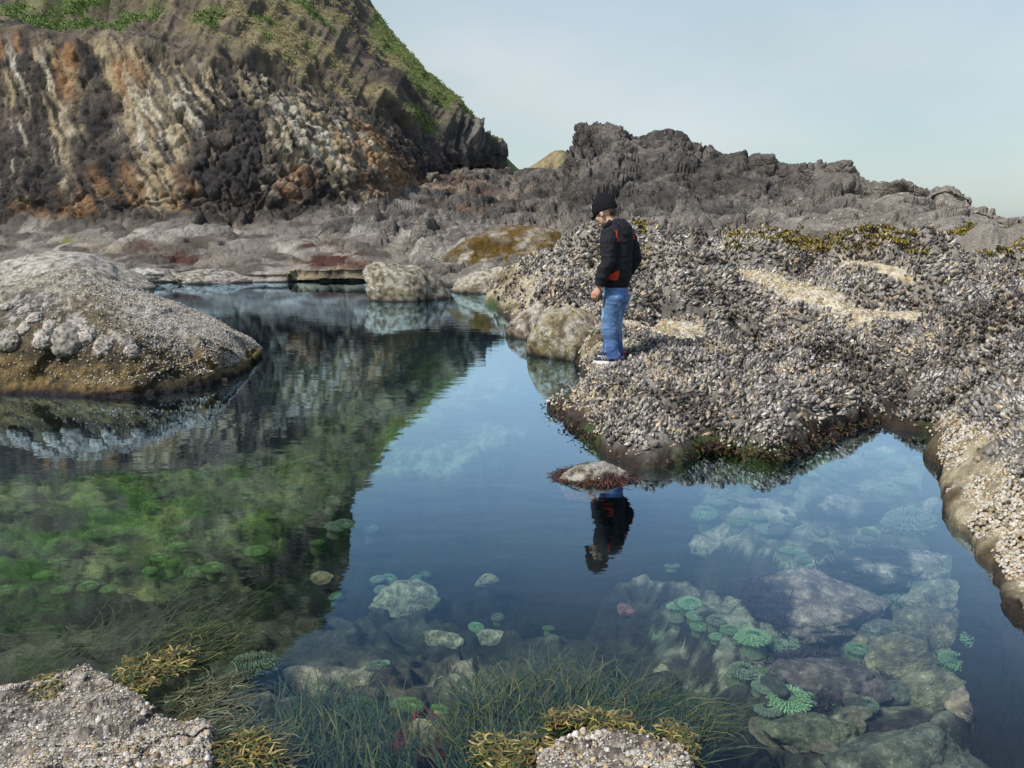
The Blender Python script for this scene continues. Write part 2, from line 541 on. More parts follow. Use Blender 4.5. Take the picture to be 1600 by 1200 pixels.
    disp *= 0.35 + 0.65 * edge
    p += n * disp[:, None]
    # pigment ---------------------------------------------------------
    wx = X + 14 * fbm(p * 0.45, 4, 91) + 6 * fbm(p * 1.6, 4, 92)
    wy = Yc + 22 * fbm(p * 0.45, 4, 93) + 9 * fbm(p * 1.6, 4, 94)
    cw = np.stack((wx, wy), 1)
    k = len(p)
    colr = np.tile(np.array((0.046, 0.040, 0.036)), (k, 1))
    tone = fbm(p * 0.9, 5, 101)
    colr = mixc(colr, (0.125, 0.10, 0.082), sstep(-0.1, 0.45, tone) * 0.8)
    # runs of mineral and guano down the face; they lean to the right on the right half
    lean = np.interp(wx, [-300, 100, 400, 660], [0.0, 0.28, 0.70, 1.05])
    run = wx - lean * (wy - 150)
    s1 = fbm(np.stack((run * 0.075, wy * 0.009, run * 0), 1), 5, 111, gain=0.65)
    s2 = fbm(np.stack((run * 0.14, wy * 0.013, run * 0 + 5), 1), 5, 121, gain=0.65)
    s3 = fbm(np.stack((run * 0.06, wy * 0.011, run * 0 + 9), 1), 5, 131, gain=0.6)
    def O(*a): return oval(cw, *a)
    tanz = np.maximum.reduce([O(185, 105, 95, 48, 12), O(245, 175, 70, 95, 8), O(100, 175, 34, 120, 4), O(255, 270, 42, 75, 2), O(60, 130, 30, 70, 10),
                              O(460, 205, 60, 75, 30), O(540, 245, 95, 62, 32), O(405, 160, 60, 36, 30), O(600, 285, 62, 36, 20), O(330, 145, 60, 45, 20), O(15, 150, 18, 60, 0)])
    colr = mixc(colr, TAN, rock * np.clip(tanz * 1.1 * sstep(-0.20, 0.18, s1), 0, 1))
    colr = mixc(colr, (0.20, 0.15, 0.10), rock * sstep(0.25, 0.5, s2) * 0.45)
    orz = np.maximum.reduce([O(185, 300, 95, 42, 0), O(110, 115, 22, 42, 8), O(275, 300, 42, 42, 0), O(460, 285, 34, 34, 0), O(590, 275, 80, 42, 20), O(555, 240, 60, 45, 25),
                             O(195, 130, 30, 42, 30), O(10, 70, 45, 20, 0), O(100, 325, 80, 22, 0), O(650, 300, 40, 30, 0)])
    colr = mixc(colr, ORANGE, rock * np.clip(orz * sstep(-0.25, 0.30, s3), 0, 1) * 0.75)
    whz = np.maximum.reduce([O(192, 165, 30, 55, 15), O(70, 130, 12, 40, 5), O(100, 205, 20, 60, 0), O(15, 235, 16, 75, 8), O(235, 190, 60, 60, 20), O(440, 230, 60, 70, 35), O(520, 235, 50, 45, 35), O(20, 130, 18, 60, 0), O(290, 170, 30, 60, 5)])
    colr = mixc(colr, WHITE, rock * np.clip(whz * sstep(0.0, 0.34, s2), 0, 1) * 0.9)
    colr = mixc(colr, (0.46, 0.40, 0.28), rock * sstep(0.30, 0.50, s2) * sstep(90, 140, wy) * np.clip(tanz + 0.25, 0, 1) * 0.9)
    # dark bosses of rock that break through the stains
    dk = np.maximum.reduce([O(130, 200, 40, 60, 0), O(360, 210, 55, 85, 25), O(30, 100, 20, 30, 0), O(345, 280, 70, 45, 0), O(150, 255, 45, 40, 0), O(60, 290, 60, 50, 0), O(480, 300, 70, 30, 20)])
    colr = mixc(colr, (0.036, 0.033, 0.033), rock * np.clip(dk * sstep(-0.3, 0.25, fbm(p * 1.1, 5, 141)), 0, 1) * 0.9)
    # shelf at the foot, greyed by barnacles
    g1 = fbm(p * np.array((0.7, 0.7, 1.5)), 5, 151)
    sh = np.tile(np.array(GREY), (k, 1))
    sh = mixc(sh, (0.36, 0.33, 0.29), sstep(0.0, 0.4, g1))
    sh = mixc(sh, (0.30, 0.25, 0.16), sstep(0.05, 0.4, fbm(p * 0.8, 4, 161)) * sstep(375, 410, wy) * 0.9)
    sh = mixc(sh, (0.09, 0.075, 0.06), sstep(0.08, 0.38, fbm(p * 1.4, 5, 171)) * 0.85)
    sh = mixc(sh, (0.075, 0.030, 0.020), np.maximum(O(520, 392, 70, 18, 8), O(265, 392, 60, 14, 10)) * sstep(-0.3, 0.2, fbm(p * 2.2, 4, 181)))
    sh = mixc(sh, (0.15, 0.15, 0.02), O(108, 386, 12, 10) * 0.8)
    sh = mixc(sh, (0.42, 0.40, 0.36), sstep(0.25, 0.45, fbm(p * np.array((0.9, 0.9, 3.0)), 5, 191)) * sstep(405, 425, wy) * 0.8)
    sh = mixc(sh, (0.022, 0.018, 0.016), 1 - sstep(0.0, 0.045, p[:, 2] + 0.02 * med))
    colr = colr * (1 - shelf)[:, None] + sh * shelf[:, None]
    # slope above the brow: brown earth, straw grass, green
    so = np.tile(np.array((0.115, 0.09, 0.066)), (k, 1))
    so = mixc(so, (0.15, 0.125, 0.075), sstep(-0.1, 0.4, soil))
    rub = sstep(0.1, 0.4, fbm(p * 2.4, 4, 201))
    so = mixc(so, (0.19, 0.15, 0.12), rub * O(250, 55, 110, 60) * 0.7)
    grass = np.maximum.reduce([O(400, 45, 85, 70, 40), O(500, 130, 95, 34, 45), O(330, 15, 60, 60, 30), O(560, 175, 40, 16, 30), O(520, 25, 40, 22, 20), O(590, 85, 45, 12, 50), O(430, -60, 90, 70), O(590, 160, 26, 9, 35)])
    grass = np.clip(grass * sstep(-0.35, 0.15, fbm(p * 0.8, 4, 211)), 0, 1)
    grn = np.maximum.reduce([O(55, 20, 42, 26), O(115, 12, 34, 24), O(430, 80, 55, 22, 40), O(470, 20, 60, 16, 40), O(320, 45, 30, 30, 40), O(180, 45, 16, 10), O(20, 5, 30, 20), O(200, 10, 50, 22), O(455, 95, 30, 14, 20), O(150, -60, 160, 60)])
    grn = np.clip(grn * sstep(-0.25, 0.12, fbm(p * 1.0, 4, 221)), 0, 1)
    far = np.maximum.reduce([O(655, 105, 95, 40, 50), O(620, 75, 55, 32, 45), O(705, 160, 45, 20, 45), O(668, 200, 44, 11, 32), O(610, 40, 40, 20, 45)]) * sstep(560, 600, X)
    far = np.clip(far * sstep(-0.55, -0.1, fbm(p * 0.4, 4, 231)), 0, 1)
    high = sstep(20, -60, Yc) * sstep(-0.2, 0.2, fbm(p * 0.3, 4, 232)) * 0.9
    grass = np.maximum(grass, high * sstep(-0.3, 0.3, fbm(p * 0.25, 3, 233)))
    grn = np.maximum(grn, high * sstep(0.3, -0.3, fbm(p * 0.25, 3, 233)))
    so = mixc(so, STRAW, grass * 0.85)
    so = mixc(so, (0.12, 0.19, 0.04), grn)
    so = mixc(so, GREEN, far * 0.9)
    so = mixc(so, (0.17, 0.165, 0.065), far * sstep(0.0, 0.4, fbm(p * 0.7, 4, 241)) * 0.8)
    band = np.maximum(O(600, 120, 110, 15, 45), O(545, 35, 50, 20, 55)) * (1 - far) * (1 - grass * 0.6)
    so = mixc(so, (0.038, 0.030, 0.025), np.clip(band * 1.2, 0, 1) * 0.9)
    so = mixc(so, (0.06, 0.055, 0.05), basalt * (1 - far) * 0.9)
    so = mixc(so, (0.24, 0.22, 0.19), basalt * (1 - far) * sstep(0.1, 0.5, fbm(np.stack((X * 0.16, Yc * 0.012, X * 0), 1), 4, 251)) * 0.6)
    so = mixc(so, (0.20, 0.17, 0.08), oval(c, 760, 222, 24, 5, 35) * 0.7)
    colr = colr * (1 - veg)[:, None] + so * veg[:, None]
    colr = mixc(colr, (0.055, 0.05, 0.048), (1 - edge) * (1 - far) * (1 - grn) * sstep(215, 230, Yc) * 0.8)
    me = mesh_from('cliff', p, grid_faces(nv, nu), colr, True, M_cliff)
    o = link('cliff', me)
    tag(o, 'tall stained sea cliff with grassy slope above the tide pool', None, None, 'structure')
    return o, p, n, c, grass * veg, grn * veg, far * veg

cliff, CL_P, CL_N, CL_C, CL_straw, CL_green, CL_far = build_cliff()

# ------------------------------------------------------------------ far hills and open sea
def build_hill(name, label, outline, Y, depth, seed, cols):
    """a far headland: the outline is its crest, both flanks fall away from it"""
    ox = np.array(outline, dtype=float)
    n = 90
    u = np.linspace(ox[0, 0], ox[-1, 0], n)
    top = np.interp(u, ox[:, 0], ox[:, 1])
    rows = []
    m = 34
    for j in range(m):
        f = j / (m - 1) * 2 - 1
        rows.append([at(a, b, Y) + np.array((0, f * depth, 0)) for a, b in zip(u, top)])
    P = np.array(rows)
    f = np.linspace(-1, 1, m)[:, None]
    P[:, :, 2] = -2 + (P[:, :, 2] + 2) * (1 - np.abs(f) ** 1.5)
    p = P.reshape(-1, 3)
    nz = fbm(p * 0.12, 5, seed)
    fade = np.tile(1 - np.abs(np.linspace(-1, 1, m)) ** 2, (n, 1)).T.ravel()
    p[:, 2] += nz * 1.2 * (0.2 + np.abs(np.repeat(np.linspace(-1, 1, m), n)))
    p[:, 1] += fbm(p * 0.2, 4, seed + 3) * 4
    c = np.tile(np.array(cols[0]), (len(p), 1))
    c = mixc(c, cols[1], sstep(-0.2, 0.3, fbm(p * np.array((0.25, 0.1, 0.12)), 5, seed + 9)))
    c = mixc(c, (0.06, 0.05, 0.04), sstep(0.15, 0.4, fbm(p * 0.3, 4, seed + 13)) * 0.7)
    o = link(name, mesh_from(name, p, grid_faces(m, n), c, True, M_cliff))
    return tag(o, label, None, None, 'structure')

build_hill('far_hill', 'far green headland with tan slopes in the gap', [(790, 275), (815, 268), (828, 258), (850, 246), (866, 235), (880, 233), (893, 238), (905, 252), (925, 262)], 150, 16, 301, ((0.25, 0.20, 0.11), (0.10, 0.14, 0.04)))
build_hill('far_hill', 'far dark green hill foot beside the cliff end', [(760, 230), (786, 240), (797, 250), (808, 262), (822, 272)], 120, 12, 311, ((0.06, 0.09, 0.035), (0.10, 0.13, 0.04)))

def mat_sea():
    m = bpy.data.materials.new('open_sea'); m.use_nodes = True
    t = m.node_tree; b = t.nodes['Principled BSDF']
    b.inputs['Base Color'].default_value = (0.02, 0.05, 0.06, 1)
    b.inputs['Roughness'].default_value = 0.12
    n = t.nodes.new('ShaderNodeTexNoise'); n.inputs['Scale'].default_value = 0.6; n.inputs['Detail'].default_value = 6
    tc = t.nodes.new('ShaderNodeTexCoord'); t.links.new(tc.outputs['Object'], n.inputs['Vector'])
    bp = t.nodes.new('ShaderNodeBump'); bp.inputs['Strength'].default_value = 0.5; bp.inputs['Distance'].default_value = 0.5
    t.links.new(n.outputs['Fac'], bp.inputs['Height']); t.links.new(bp.outputs[0], b.inputs['Normal'])
    return m
sea = link('sea', mesh_from('sea', [(-6000, 28, -2.5), (6000, 28, -2.5), (6000, 9000, -2.5), (-6000, 9000, -2.5)], [(0, 1, 2, 3)], None, False, mat_sea()))
tag(sea, 'open sea beyond the rocks', None, None, 'structure')

# ------------------------------------------------------------------ dark rock ridge
M_ridge = mat_rock('ridge_rock', scale=2.2, bump=0.9, rough=0.88, vary=0.4, speck=0.45, dist=0.13, crack=1.3, crack_amp=0.45)

def build_ridge():
    crest = [(470, 330, 30), (560, 300, 33), (640, 281, 37), (720, 268, 42), (790, 265, 44), (850, 266, 42), (880, 262, 38), (893, 240, 36), (901, 203, 35), (915, 195, 34.5), (940, 194, 34), (968, 198, 33.5), (985, 208, 33), (1000, 215, 32.5),
             (1030, 209, 32), (1060, 208, 31.5), (1085, 224, 31), (1127, 238, 30), (1184, 241, 28.5), (1232, 260, 27.5), (1274, 257, 27), (1322, 258, 26), (1340, 276, 25.5), (1362, 287, 25), (1405, 282, 24), (1439, 292, 23.5), (1480, 289, 23), (1500, 298, 22.5), (1520, 324, 22), (1555, 335, 21.5), (1590, 347, 21), (1650, 352, 20.5), (1800, 370, 20)]
    rows = [[] for _ in range(8)]
    for (x, y, Y) in crest:
        fy = np.interp(x, [470, 640, 790, 900, 1130, 1330, 1600, 1800], [372, 376, 384, 382, 378, 386, 394, 398])
        fY = np.interp(x, [470, 640, 790, 900, 1130, 1330, 1600, 1800], [21.5, 21, 20, 18.5, 17.5, 16.8, 15.8, 15.5])
        dx = (x - 900) * 0.02
        rows[0].append(under(x - dx, 16.6 if x < 860 else 14.5, -1.2))
        rows[1].append((x - dx, np.interp(x, [470, 860, 900], [430, 430, 415]), np.interp(x, [470, 860, 1800], [19.2, 18.2, 16.0])))
        rows[2].append((x, fy, fY))
        h = fy - y
        rows[3].append((x, fy - 0.28 * h, fY + 0.18 * (Y - fY)))
        rows[4].append((x, fy - 0.58 * h, fY + 0.48 * (Y - fY)))
        rows[5].append((x, fy - 0.85 * h, fY + 0.80 * (Y - fY)))
        rows[6].append((x, y, Y))
        rows[7].append((x, y + 25, Y + 9))
    nv, nu = 250, 820
    P, ch, N = patch(rows, nv, nu)
    # let the outcrop on the left end of the crest stand proud of what is behind it
    p = P.reshape(-1, 3).copy(); c = ch.reshape(-1, 2); n = N.reshape(-1, 3)
    n = n * 0.7 + np.array((0, -0.25, 0.35))
    n /= np.linalg.norm(n, axis=1, keepdims=True)
    X, Yc = c[:, 0], c[:, 1]
    big = fbm(p * 0.22, 4, 401)
    med = fbm(p * 0.9, 5, 411)
    warp = np.stack((fbm(p * 0.5, 3, 415), fbm(p * 0.5, 3, 416), fbm(p * 0.5, 3, 417)), 1) * 0.55
    q = p + warp
    b0, c0 = blocky(q * np.array((0.42, 0.30, 0.95)), 421, 1.0)
    b1, c1 = blocky(q * np.array((0.95, 0.7, 1.9)), 431, 1.0)
    b2, c2 = blocky(q * np.array((2.2, 1.6, 3.4)), 441, 1.0)
    far = np.interp(p[:, 1], [16, 24, 40], [0.45, 1.0, 1.1])
    top = np.repeat(np.linspace(0, 7, nv), nu)
    lip = 1 - 0.45 * sstep(5.0, 6.0, top)
    disp = far * (0.24 * b0 * lip + 0.20 * b1 + 0.10 * b2 - 0.42 * (1 - c0) ** 2 - 0.22 * (1 - c1) ** 2 - 0.06 * (1 - c2) + 0.10 * med * lip + 0.10 * big * lip + 0.05 * fbm(p * 3, 4, 445) + 0.03 * blocky(q * np.array((4.5, 3.5, 6.0)), 447, 1.0)[0])
    disp *= np.where(p[:, 2] < 0.3, 0.4, 1)
    p += n * disp[:, None]
    p[:, 2] -= 2.2 * sstep(665, 575, X) * sstep(24, 20.5, p[:, 1])
    k = len(p)
    tone = fbm(p * 0.8, 5, 451)
    colr = np.tile(np.array((0.070, 0.063, 0.057)), (k, 1))
    colr = mixc(colr, (0.155, 0.138, 0.122), sstep(-0.15, 0.4, tone) * 0.9)
    colr = mixc(colr, (0.034, 0.031, 0.031), sstep(0.05, 0.45, fbm(p * 1.5, 5, 461)) * 0.8)
    # paler and browner to the right and towards the foot
    pale = np.clip(sstep(1080, 1480, X + 60 * big) * 0.75 + sstep(-50, 0, Yc - np.interp(X, [470, 800, 1000, 1300, 1600], [372, 370, 362, 345, 335]) + 22 * med) * 0.75, 0, 1)
    colr = mixc(colr, (0.235, 0.21, 0.18), pale * (0.55 + 0.45 * sstep(-0.3, 0.3, med)))
    colr = mixc(colr, (0.36, 0.335, 0.30), pale * sstep(0.15, 0.42, fbm(p * 1.6, 5, 471)) * sstep(900, 850, X) * 0.9)
    colr = mixc(colr, (0.17, 0.095, 0.055), oval(c, 700, 300, 110, 30, 10) * sstep(-0.1, 0.3, fbm(p * 0.7, 4, 475)) * 0.7)
    colr = mixc(colr, (0.30, 0.24, 0.17), oval(c, 700, 285, 140, 26, 6) * sstep(0.1, 0.4, fbm(p * 1.1, 5, 477)) * 0.6)
    colr = mixc(colr, (0.020, 0.017, 0.015), 1 - sstep(0.02, 0.14, p[:, 2] + 0.04 * med))
    me = mesh_from('rock_ridge', p, grid_faces(nv, nu), colr, True, M_ridge)
    o = link('rock_ridge', me)
    return tag(o, 'long fractured dark basalt ridge with a blocky summit', None, None, 'structure')

ridge = build_ridge()

# ------------------------------------------------------------------ mussel ledge on the right
STAND = at(956, 572, 6.75)
EDGE = [gz(*q) for q in [(762, 470), (775, 488), (800, 500), (830, 528), (868, 552), (905, 572), (912, 590), (880, 622), (862, 640), (905, 662), (925, 690), (960, 715), (1010, 727), (1050, 722), (1110, 700), (1160, 716), (1205, 721), (1250, 705), (1300, 680), (1345, 664), (1388, 654), (1398, 672), (1440, 676), (1452, 700),
        (1472, 760), (1500, 815), (1540, 880), (1566, 935), (1600, 985), (1680, 1090)]] + [np.array(v) for v in [(2.6, 1.2, 0), (12, 1.0, 0), (14, 24, 0), (4, 24, 0), (1.3, 18, 0), (0.1, 15.9, 0), (-0.25, 15.2, 0)]]
LEDGE_PTS = [at(*q) for q in [(955, 574, 6.72), (1000, 600, 6.2), (900, 605, 6.45), (1050, 640, 5.5), (1200, 640, 5.5), (1300, 640, 5.7), (1100, 560, 7.2), (1250, 560, 7.2), (1350, 585, 6.6), (1000, 520, 8.3), (930, 520, 8.6), (1150, 500, 9), (1300, 500, 9),
        (880, 462, 11), (820, 446, 13), (800, 474, 12.6), (790, 456, 14), (830, 424, 14.6), (860, 412, 14.6), (930, 391, 14.8), (1000, 430, 12), (1150, 430, 12), (1300, 430, 12), (1050, 383, 15.8), (1200, 379, 15.8), (1350, 382, 15.2), (1500, 388, 14.6), (1640, 390, 14), (1780, 395, 14),
        (1450, 430, 11.5), (1600, 430, 11), (1760, 440, 10.5), (1490, 500, 8.2), (1600, 500, 7.5), (1760, 520, 7), (1475, 565, 6.2), (1600, 560, 5.6), (1760, 600, 5), (1485, 622, 5.2), (1600, 640, 4.2), (1700, 680, 4), (1540, 700, 4.2), (1600, 765, 3.5), (1680, 850, 3), (1520, 660, 4.7), (1410, 510, 8.6), (860, 480, 10.6), (880, 530, 8.6)]] + [
        np.array((*gz(1425, 595, 0.16)[:2], 0.16)), np.array((*gz(1402, 640, 0.05)[:2], 0.05)), np.array((*gz(1440, 650, 0.12)[:2], 0.12)), np.array((6, 20, 0.8)), np.array((1, 19, 0.8)), np.array((11, 18, 0.8))]
BARE = [(at(1185, 428, 12.3), at(1300, 462, 10.3), 0.45), (at(1300, 460, 10.3), at(1412, 520, 8.4), 0.58), (at(975, 505, 8.7), at(1065, 530, 8.0), 0.30), (at(1040, 500, 8.9), at(1100, 520, 8.3), 0.2), (at(1330, 410, 13), at(1400, 425, 12), 0.25)]

def ledge_height(x, y, fine=True):
    P = np.stack((x, y, np.zeros_like(x)), 1)
    wob = fbm(P * 1.3, 4, 501) * 0.16 + fbm(P * 5.0, 3, 503) * 0.05
    s = poly_sd(P, EDGE) + wob * np.clip(y / 9, 0.35, 1)
    zc = idw(P, LEDGE_PTS, 3.2, 0.06)
    stand = np.exp(-((x - STAND[0] + 0.02) ** 2 + (y - STAND[1] - 0.10) ** 2) / 0.16)
    zc = zc * (1 - stand) + 0.25 * stand
    calm = np.zeros_like(zc)
    for a_, b_, r_ in BARE:
        calm = np.maximum(calm, seg_mask(P, a_, b_, r_ * 1.5, 0.5))
    near = np.clip(y / 8, 0.45, 1.4)
    lump = fbm(P * 0.75, 4, 511) * 0.17 + fbm(P * 1.9, 4, 521) * 0.10
    d1, d2, off, rid = cells(P * np.array((0.62, 0.50, 1)) + fbm(P * 0.8, 3, 525)[:, None] * 0.35, 531)
    pillow = (0.62 * (1 - np.clip(d1, 0, 1) ** 2) - 0.36) + (rid[:, 0] - 0.5) * 0.22 - 0.14 * (1 - np.clip((d2 - d1) / 0.18, 0, 1)) ** 2
    z = zc + (lump + pillow) * near * (1 - 0.9 * stand) * (1 - 0.6 * calm) * (0.25 + 0.75 * np.maximum(sstep(-0.4, 1.2, x), sstep(10, 8, y)))
    if fine:
        z = z + fbm(P * 7, 3, 541) * 0.030
    rise = np.clip(s / 0.34, 0, 1) ** 0.55
    inn = np.maximum(z, 0.03) * rise
    out = np.maximum(s, -1.2) * 2.2 - 0.02
    return np.where(s > 0, inn, out), s

M_ledge = mat_rock('ledge_rock', scale=22, bump=1.0, rough=0.8, vary=0.5, speck=0.5, dist=0.02)

def ledge_zone(P, s, z):
    """0..1: how far the ground is mussel bed, bare pale rock, wet foot"""
    n = fbm(P * 1.6, 4, 551); n2 = fbm(P * 6, 4, 553)
    bare = np.zeros(len(P))
    for a, b, r in BARE:
        bare = np.maximum(bare, seg_mask(P + np.stack((n2 + n, n - n2, n * 0), 1) * 0.20, a, b, r, 0.38))
    # barnacled tan faces along the left edge and on the right-hand wall
    face = sstep(0.62, 0.28, s + 0.14 * n2 + 0.25 * n) * (P[:, 1] > 5.6) * (P[:, 0] < 1.2)
    wall = sstep(0.26, 0.14, s + 0.12 * n) * (P[:, 1] < 5.4) * (P[:, 0] > 1.9)
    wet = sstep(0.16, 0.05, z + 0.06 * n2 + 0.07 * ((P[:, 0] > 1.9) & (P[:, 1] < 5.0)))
    return bare, face, wall, wet

def build_ledge():
    nth, nr = 560, 520
    th = np.linspace(R(-7), R(40), nth)
    rr = 2.2 * (24 / 2.2) ** np.linspace(0, 1, nr)
    T, RR = np.meshgrid(th, rr)
    x = (RR * np.sin(T)).ravel(); y = (RR * np.cos(T)).ravel()
    z, s = ledge_height(x, y)
    P = np.stack((x, y, z), 1)
    # undercut the wet foot a little and roughen the steep faces sideways
    w = fbm(P * 4.5, 4, 561) * 0.06 + fbm(P * 12, 3, 563) * 0.02
    steep = sstep(0.5, 0.1, np.abs(s))
    P[:, 0] += w * steep; P[:, 1] += fbm(P * 4.5, 4, 567) * 0.05 * steep
    bare, face, wall, wet = ledge_zone(P, s, z)
    n = fbm(P * 2.5, 5, 571); n2 = fbm(P * 14, 3, 573)
    c = np.tile(np.array((0.10, 0.088, 0.078)), (len(P), 1))
    c = mixc(c, (0.26, 0.235, 0.205), sstep(-0.1, 0.3, n2) * 0.8)
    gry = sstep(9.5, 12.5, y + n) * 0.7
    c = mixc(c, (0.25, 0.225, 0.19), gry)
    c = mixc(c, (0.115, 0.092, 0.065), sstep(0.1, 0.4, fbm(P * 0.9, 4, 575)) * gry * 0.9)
    c = mixc(c, (0.20, 0.13, 0.045), seg_mask(P, at(1060, 445, 11.5), at(1140, 455, 11), 0.6) * sstep(-0.1, 0.3, n) * 0.7)
    pale = np.tile(np.array((0.50, 0.44, 0.30)), (len(P), 1))
    pale = mixc(pale, (0.38, 0.29, 0.13), sstep(0.0, 0.4, n))
    pale = mixc(pale, (0.62, 0.58, 0.48), sstep(0.1, 0.4, n2))
    pale = mixc(pale, (0.20, 0.155, 0.08), sstep(0.12, 0.36, fbm(P * 9, 5, 579)) * 0.85)
    c = c * (1 - bare)[:, None] + pale * bare[:, None]
    fc = np.tile(np.array((0.33, 0.28, 0.18)), (len(P), 1))
    fc = mixc(fc, (0.40, 0.35, 0.24), sstep(0.0, 0.3, n2))
    fc = mixc(fc, (0.12, 0.09, 0.05), sstep(0.1, 0.4, n))
    fm = np.maximum(face * sstep(-0.3, 0.2, n + 0.1), wall)
    c = c * (1 - fm)[:, None] + fc * fm[:, None]
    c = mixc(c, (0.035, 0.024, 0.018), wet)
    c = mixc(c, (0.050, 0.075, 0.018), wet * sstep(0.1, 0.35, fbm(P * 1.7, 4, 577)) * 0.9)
    c = mixc(c, (0.016, 0.013, 0.014), sstep(-0.06, -0.2, z))  # underwater skirt near-black: gloom of the deep water painted into the rock colour
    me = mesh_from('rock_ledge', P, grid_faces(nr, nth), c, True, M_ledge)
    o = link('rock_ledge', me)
    return tag(o, 'broad rock ledge covered with mussels and barnacles', None, None, 'structure')

ledge = build_ledge()

# ------------------------------------------------------------------ pool floor
SHELF = [gz(*q, -0.4) for q in [(925, 890), (950, 820), (1020, 770), (1120, 715), (1330, 630), (1460, 600), (1640, 760), (1760, 1000), (1760, 1400), (1330, 1400), (1235, 1170), (1190, 1105), (1120, 1030), (1020, 945)]]
HOLE = [gz(*q, -1.05) for q in [(400, 960), (470, 880), (600, 840), (760, 790), (880, 735), (960, 770), (960, 860), (985, 930), (1100, 1020), (1180, 1100), (1120, 1120), (1000, 1070), (820, 1050), (640, 1020), (520, 1010)]]
SHELF_Z = [(1462, 730, -.07), (1480, 800, -.08), (1512, 870, -.12), (1545, 940, -.2), (1400, 690, -.10), (1440, 720, -.15), (1300, 715, -.15), (1200, 750, -.18), (1120, 750, -.22), (1050, 790, -.32), (985, 880, -.42), (1200, 880, -.40), (1340, 830, -.30), (1450, 800, -.26), (1500, 900, -.34), (1400, 1000, -.42), (1250, 1080, -.44), (1500, 1100, -.45), (1120, 960, -.44), (1600, 1150, -.4)]
def shelf_mask(q):
    return sstep(-0.10, 0.10, poly_sd(q, SHELF))
def hole_mask(q):
    return sstep(-0.12, 0.10, poly_sd(q, HOLE))

def floor_height(x, y):
    P = np.stack((x, y, np.zeros_like(x)), 1)
    pts = []
    def q(px, py, z):
        pts.append(gz(px, py, z))
    for a in [(100, 700, -.75), (300, 650, -.75), (50, 850, -.62), (250, 800, -.68), (450, 720, -.8), (350, 880, -.75), (120, 980, -.7), (300, 960, -.9), (480, 560, -.8), (600, 600, -.75), (700, 650, -.55), (620, 760, -.55), (560, 830, -.6), (780, 700, -.6), (830, 580, -.6), (740, 520, -.6), (500, 480, -.5), (300, 470, -.4), (650, 480, -.5),
              (600, 900, -.95), (700, 880, -1.05), (850, 830, -1.1), (900, 900, -1.1), (800, 960, -1.1), (950, 1000, -1.15), (1050, 1060, -1.05), (520, 960, -.95), (750, 1060, -.8), (1080, 760, -.72), (950, 800, -.95),
              (1000, 900, -.62), (1150, 1010, -.60), (1200, 800, -.58), (1350, 760, -.45), (1400, 700, -.32), (1300, 960, -.50), (1400, 1000, -.45), (1500, 1000, -.5), (1250, 1080, -.6), (1300, 1180, -.42), (1500, 1150, -.40), (1580, 1080, -.5), (1180, 1180, -.55), (1160, 720, -.5), (1480, 900, -.6),
              (500, 1080, -.38), (620, 1130, -.30), (700, 1180, -.25), (450, 1180, -.2), (850, 1120, -.35), (560, 1200, -.2), (300, 1040, -.35), (900, 1190, -.1), (1050, 1180, -.25), (150, 1080, -.3)]:
        q(*a)
    pts += [np.array(v) for v in [(-9, 14, -.6), (-9, 8, -.7), (-5, 4, -.7), (-3, 1.2, -.3), (0, 0.8, -.1), (2, 1, -.4), (3, 2, -.5), (-2, 19, -.4), (-8, 20, -.3)]]
    z = idw(P, pts, 3.5, 0.03)
    wob = np.stack((fbm(P * 2.4, 4, 607), fbm(P * 2.4, 4, 608)), 1) * 0.16
    zs = idw(P, [gz(*q) for q in SHELF_Z], 3.0, 0.03)
    z = z + (zs - z) * shelf_mask(P[:, :2] + wob)
    z = z + (-1.05 - z) * hole_mask(P[:, :2] + wob)
    d1, d2, off, rid = cells(P * 2.6 + fbm(P * 2, 3, 601)[:, None] * 0.4, 611)
    e1, e2, eo, er = cells(P * 6.5 + fbm(P * 4, 2, 605)[:, None] * 0.3, 615)
    z = z + np.sqrt(np.clip(1 - (e1 / 0.62) ** 2, 0, 1)) * 0.085 * er[:, 0] ** 1.5
    z = z + (1 - np.clip(d1, 0, 1)) * 0.10 * (rid[:, 0]) + fbm(P * 2.2, 5, 621) * 0.10 + fbm(P * 9, 3, 631) * 0.018
    return z

M_floor = mat_rock('pool_floor', scale=12, bump=1.0, rough=0.9, vary=0.75, speck=0.35, dist=0.05)

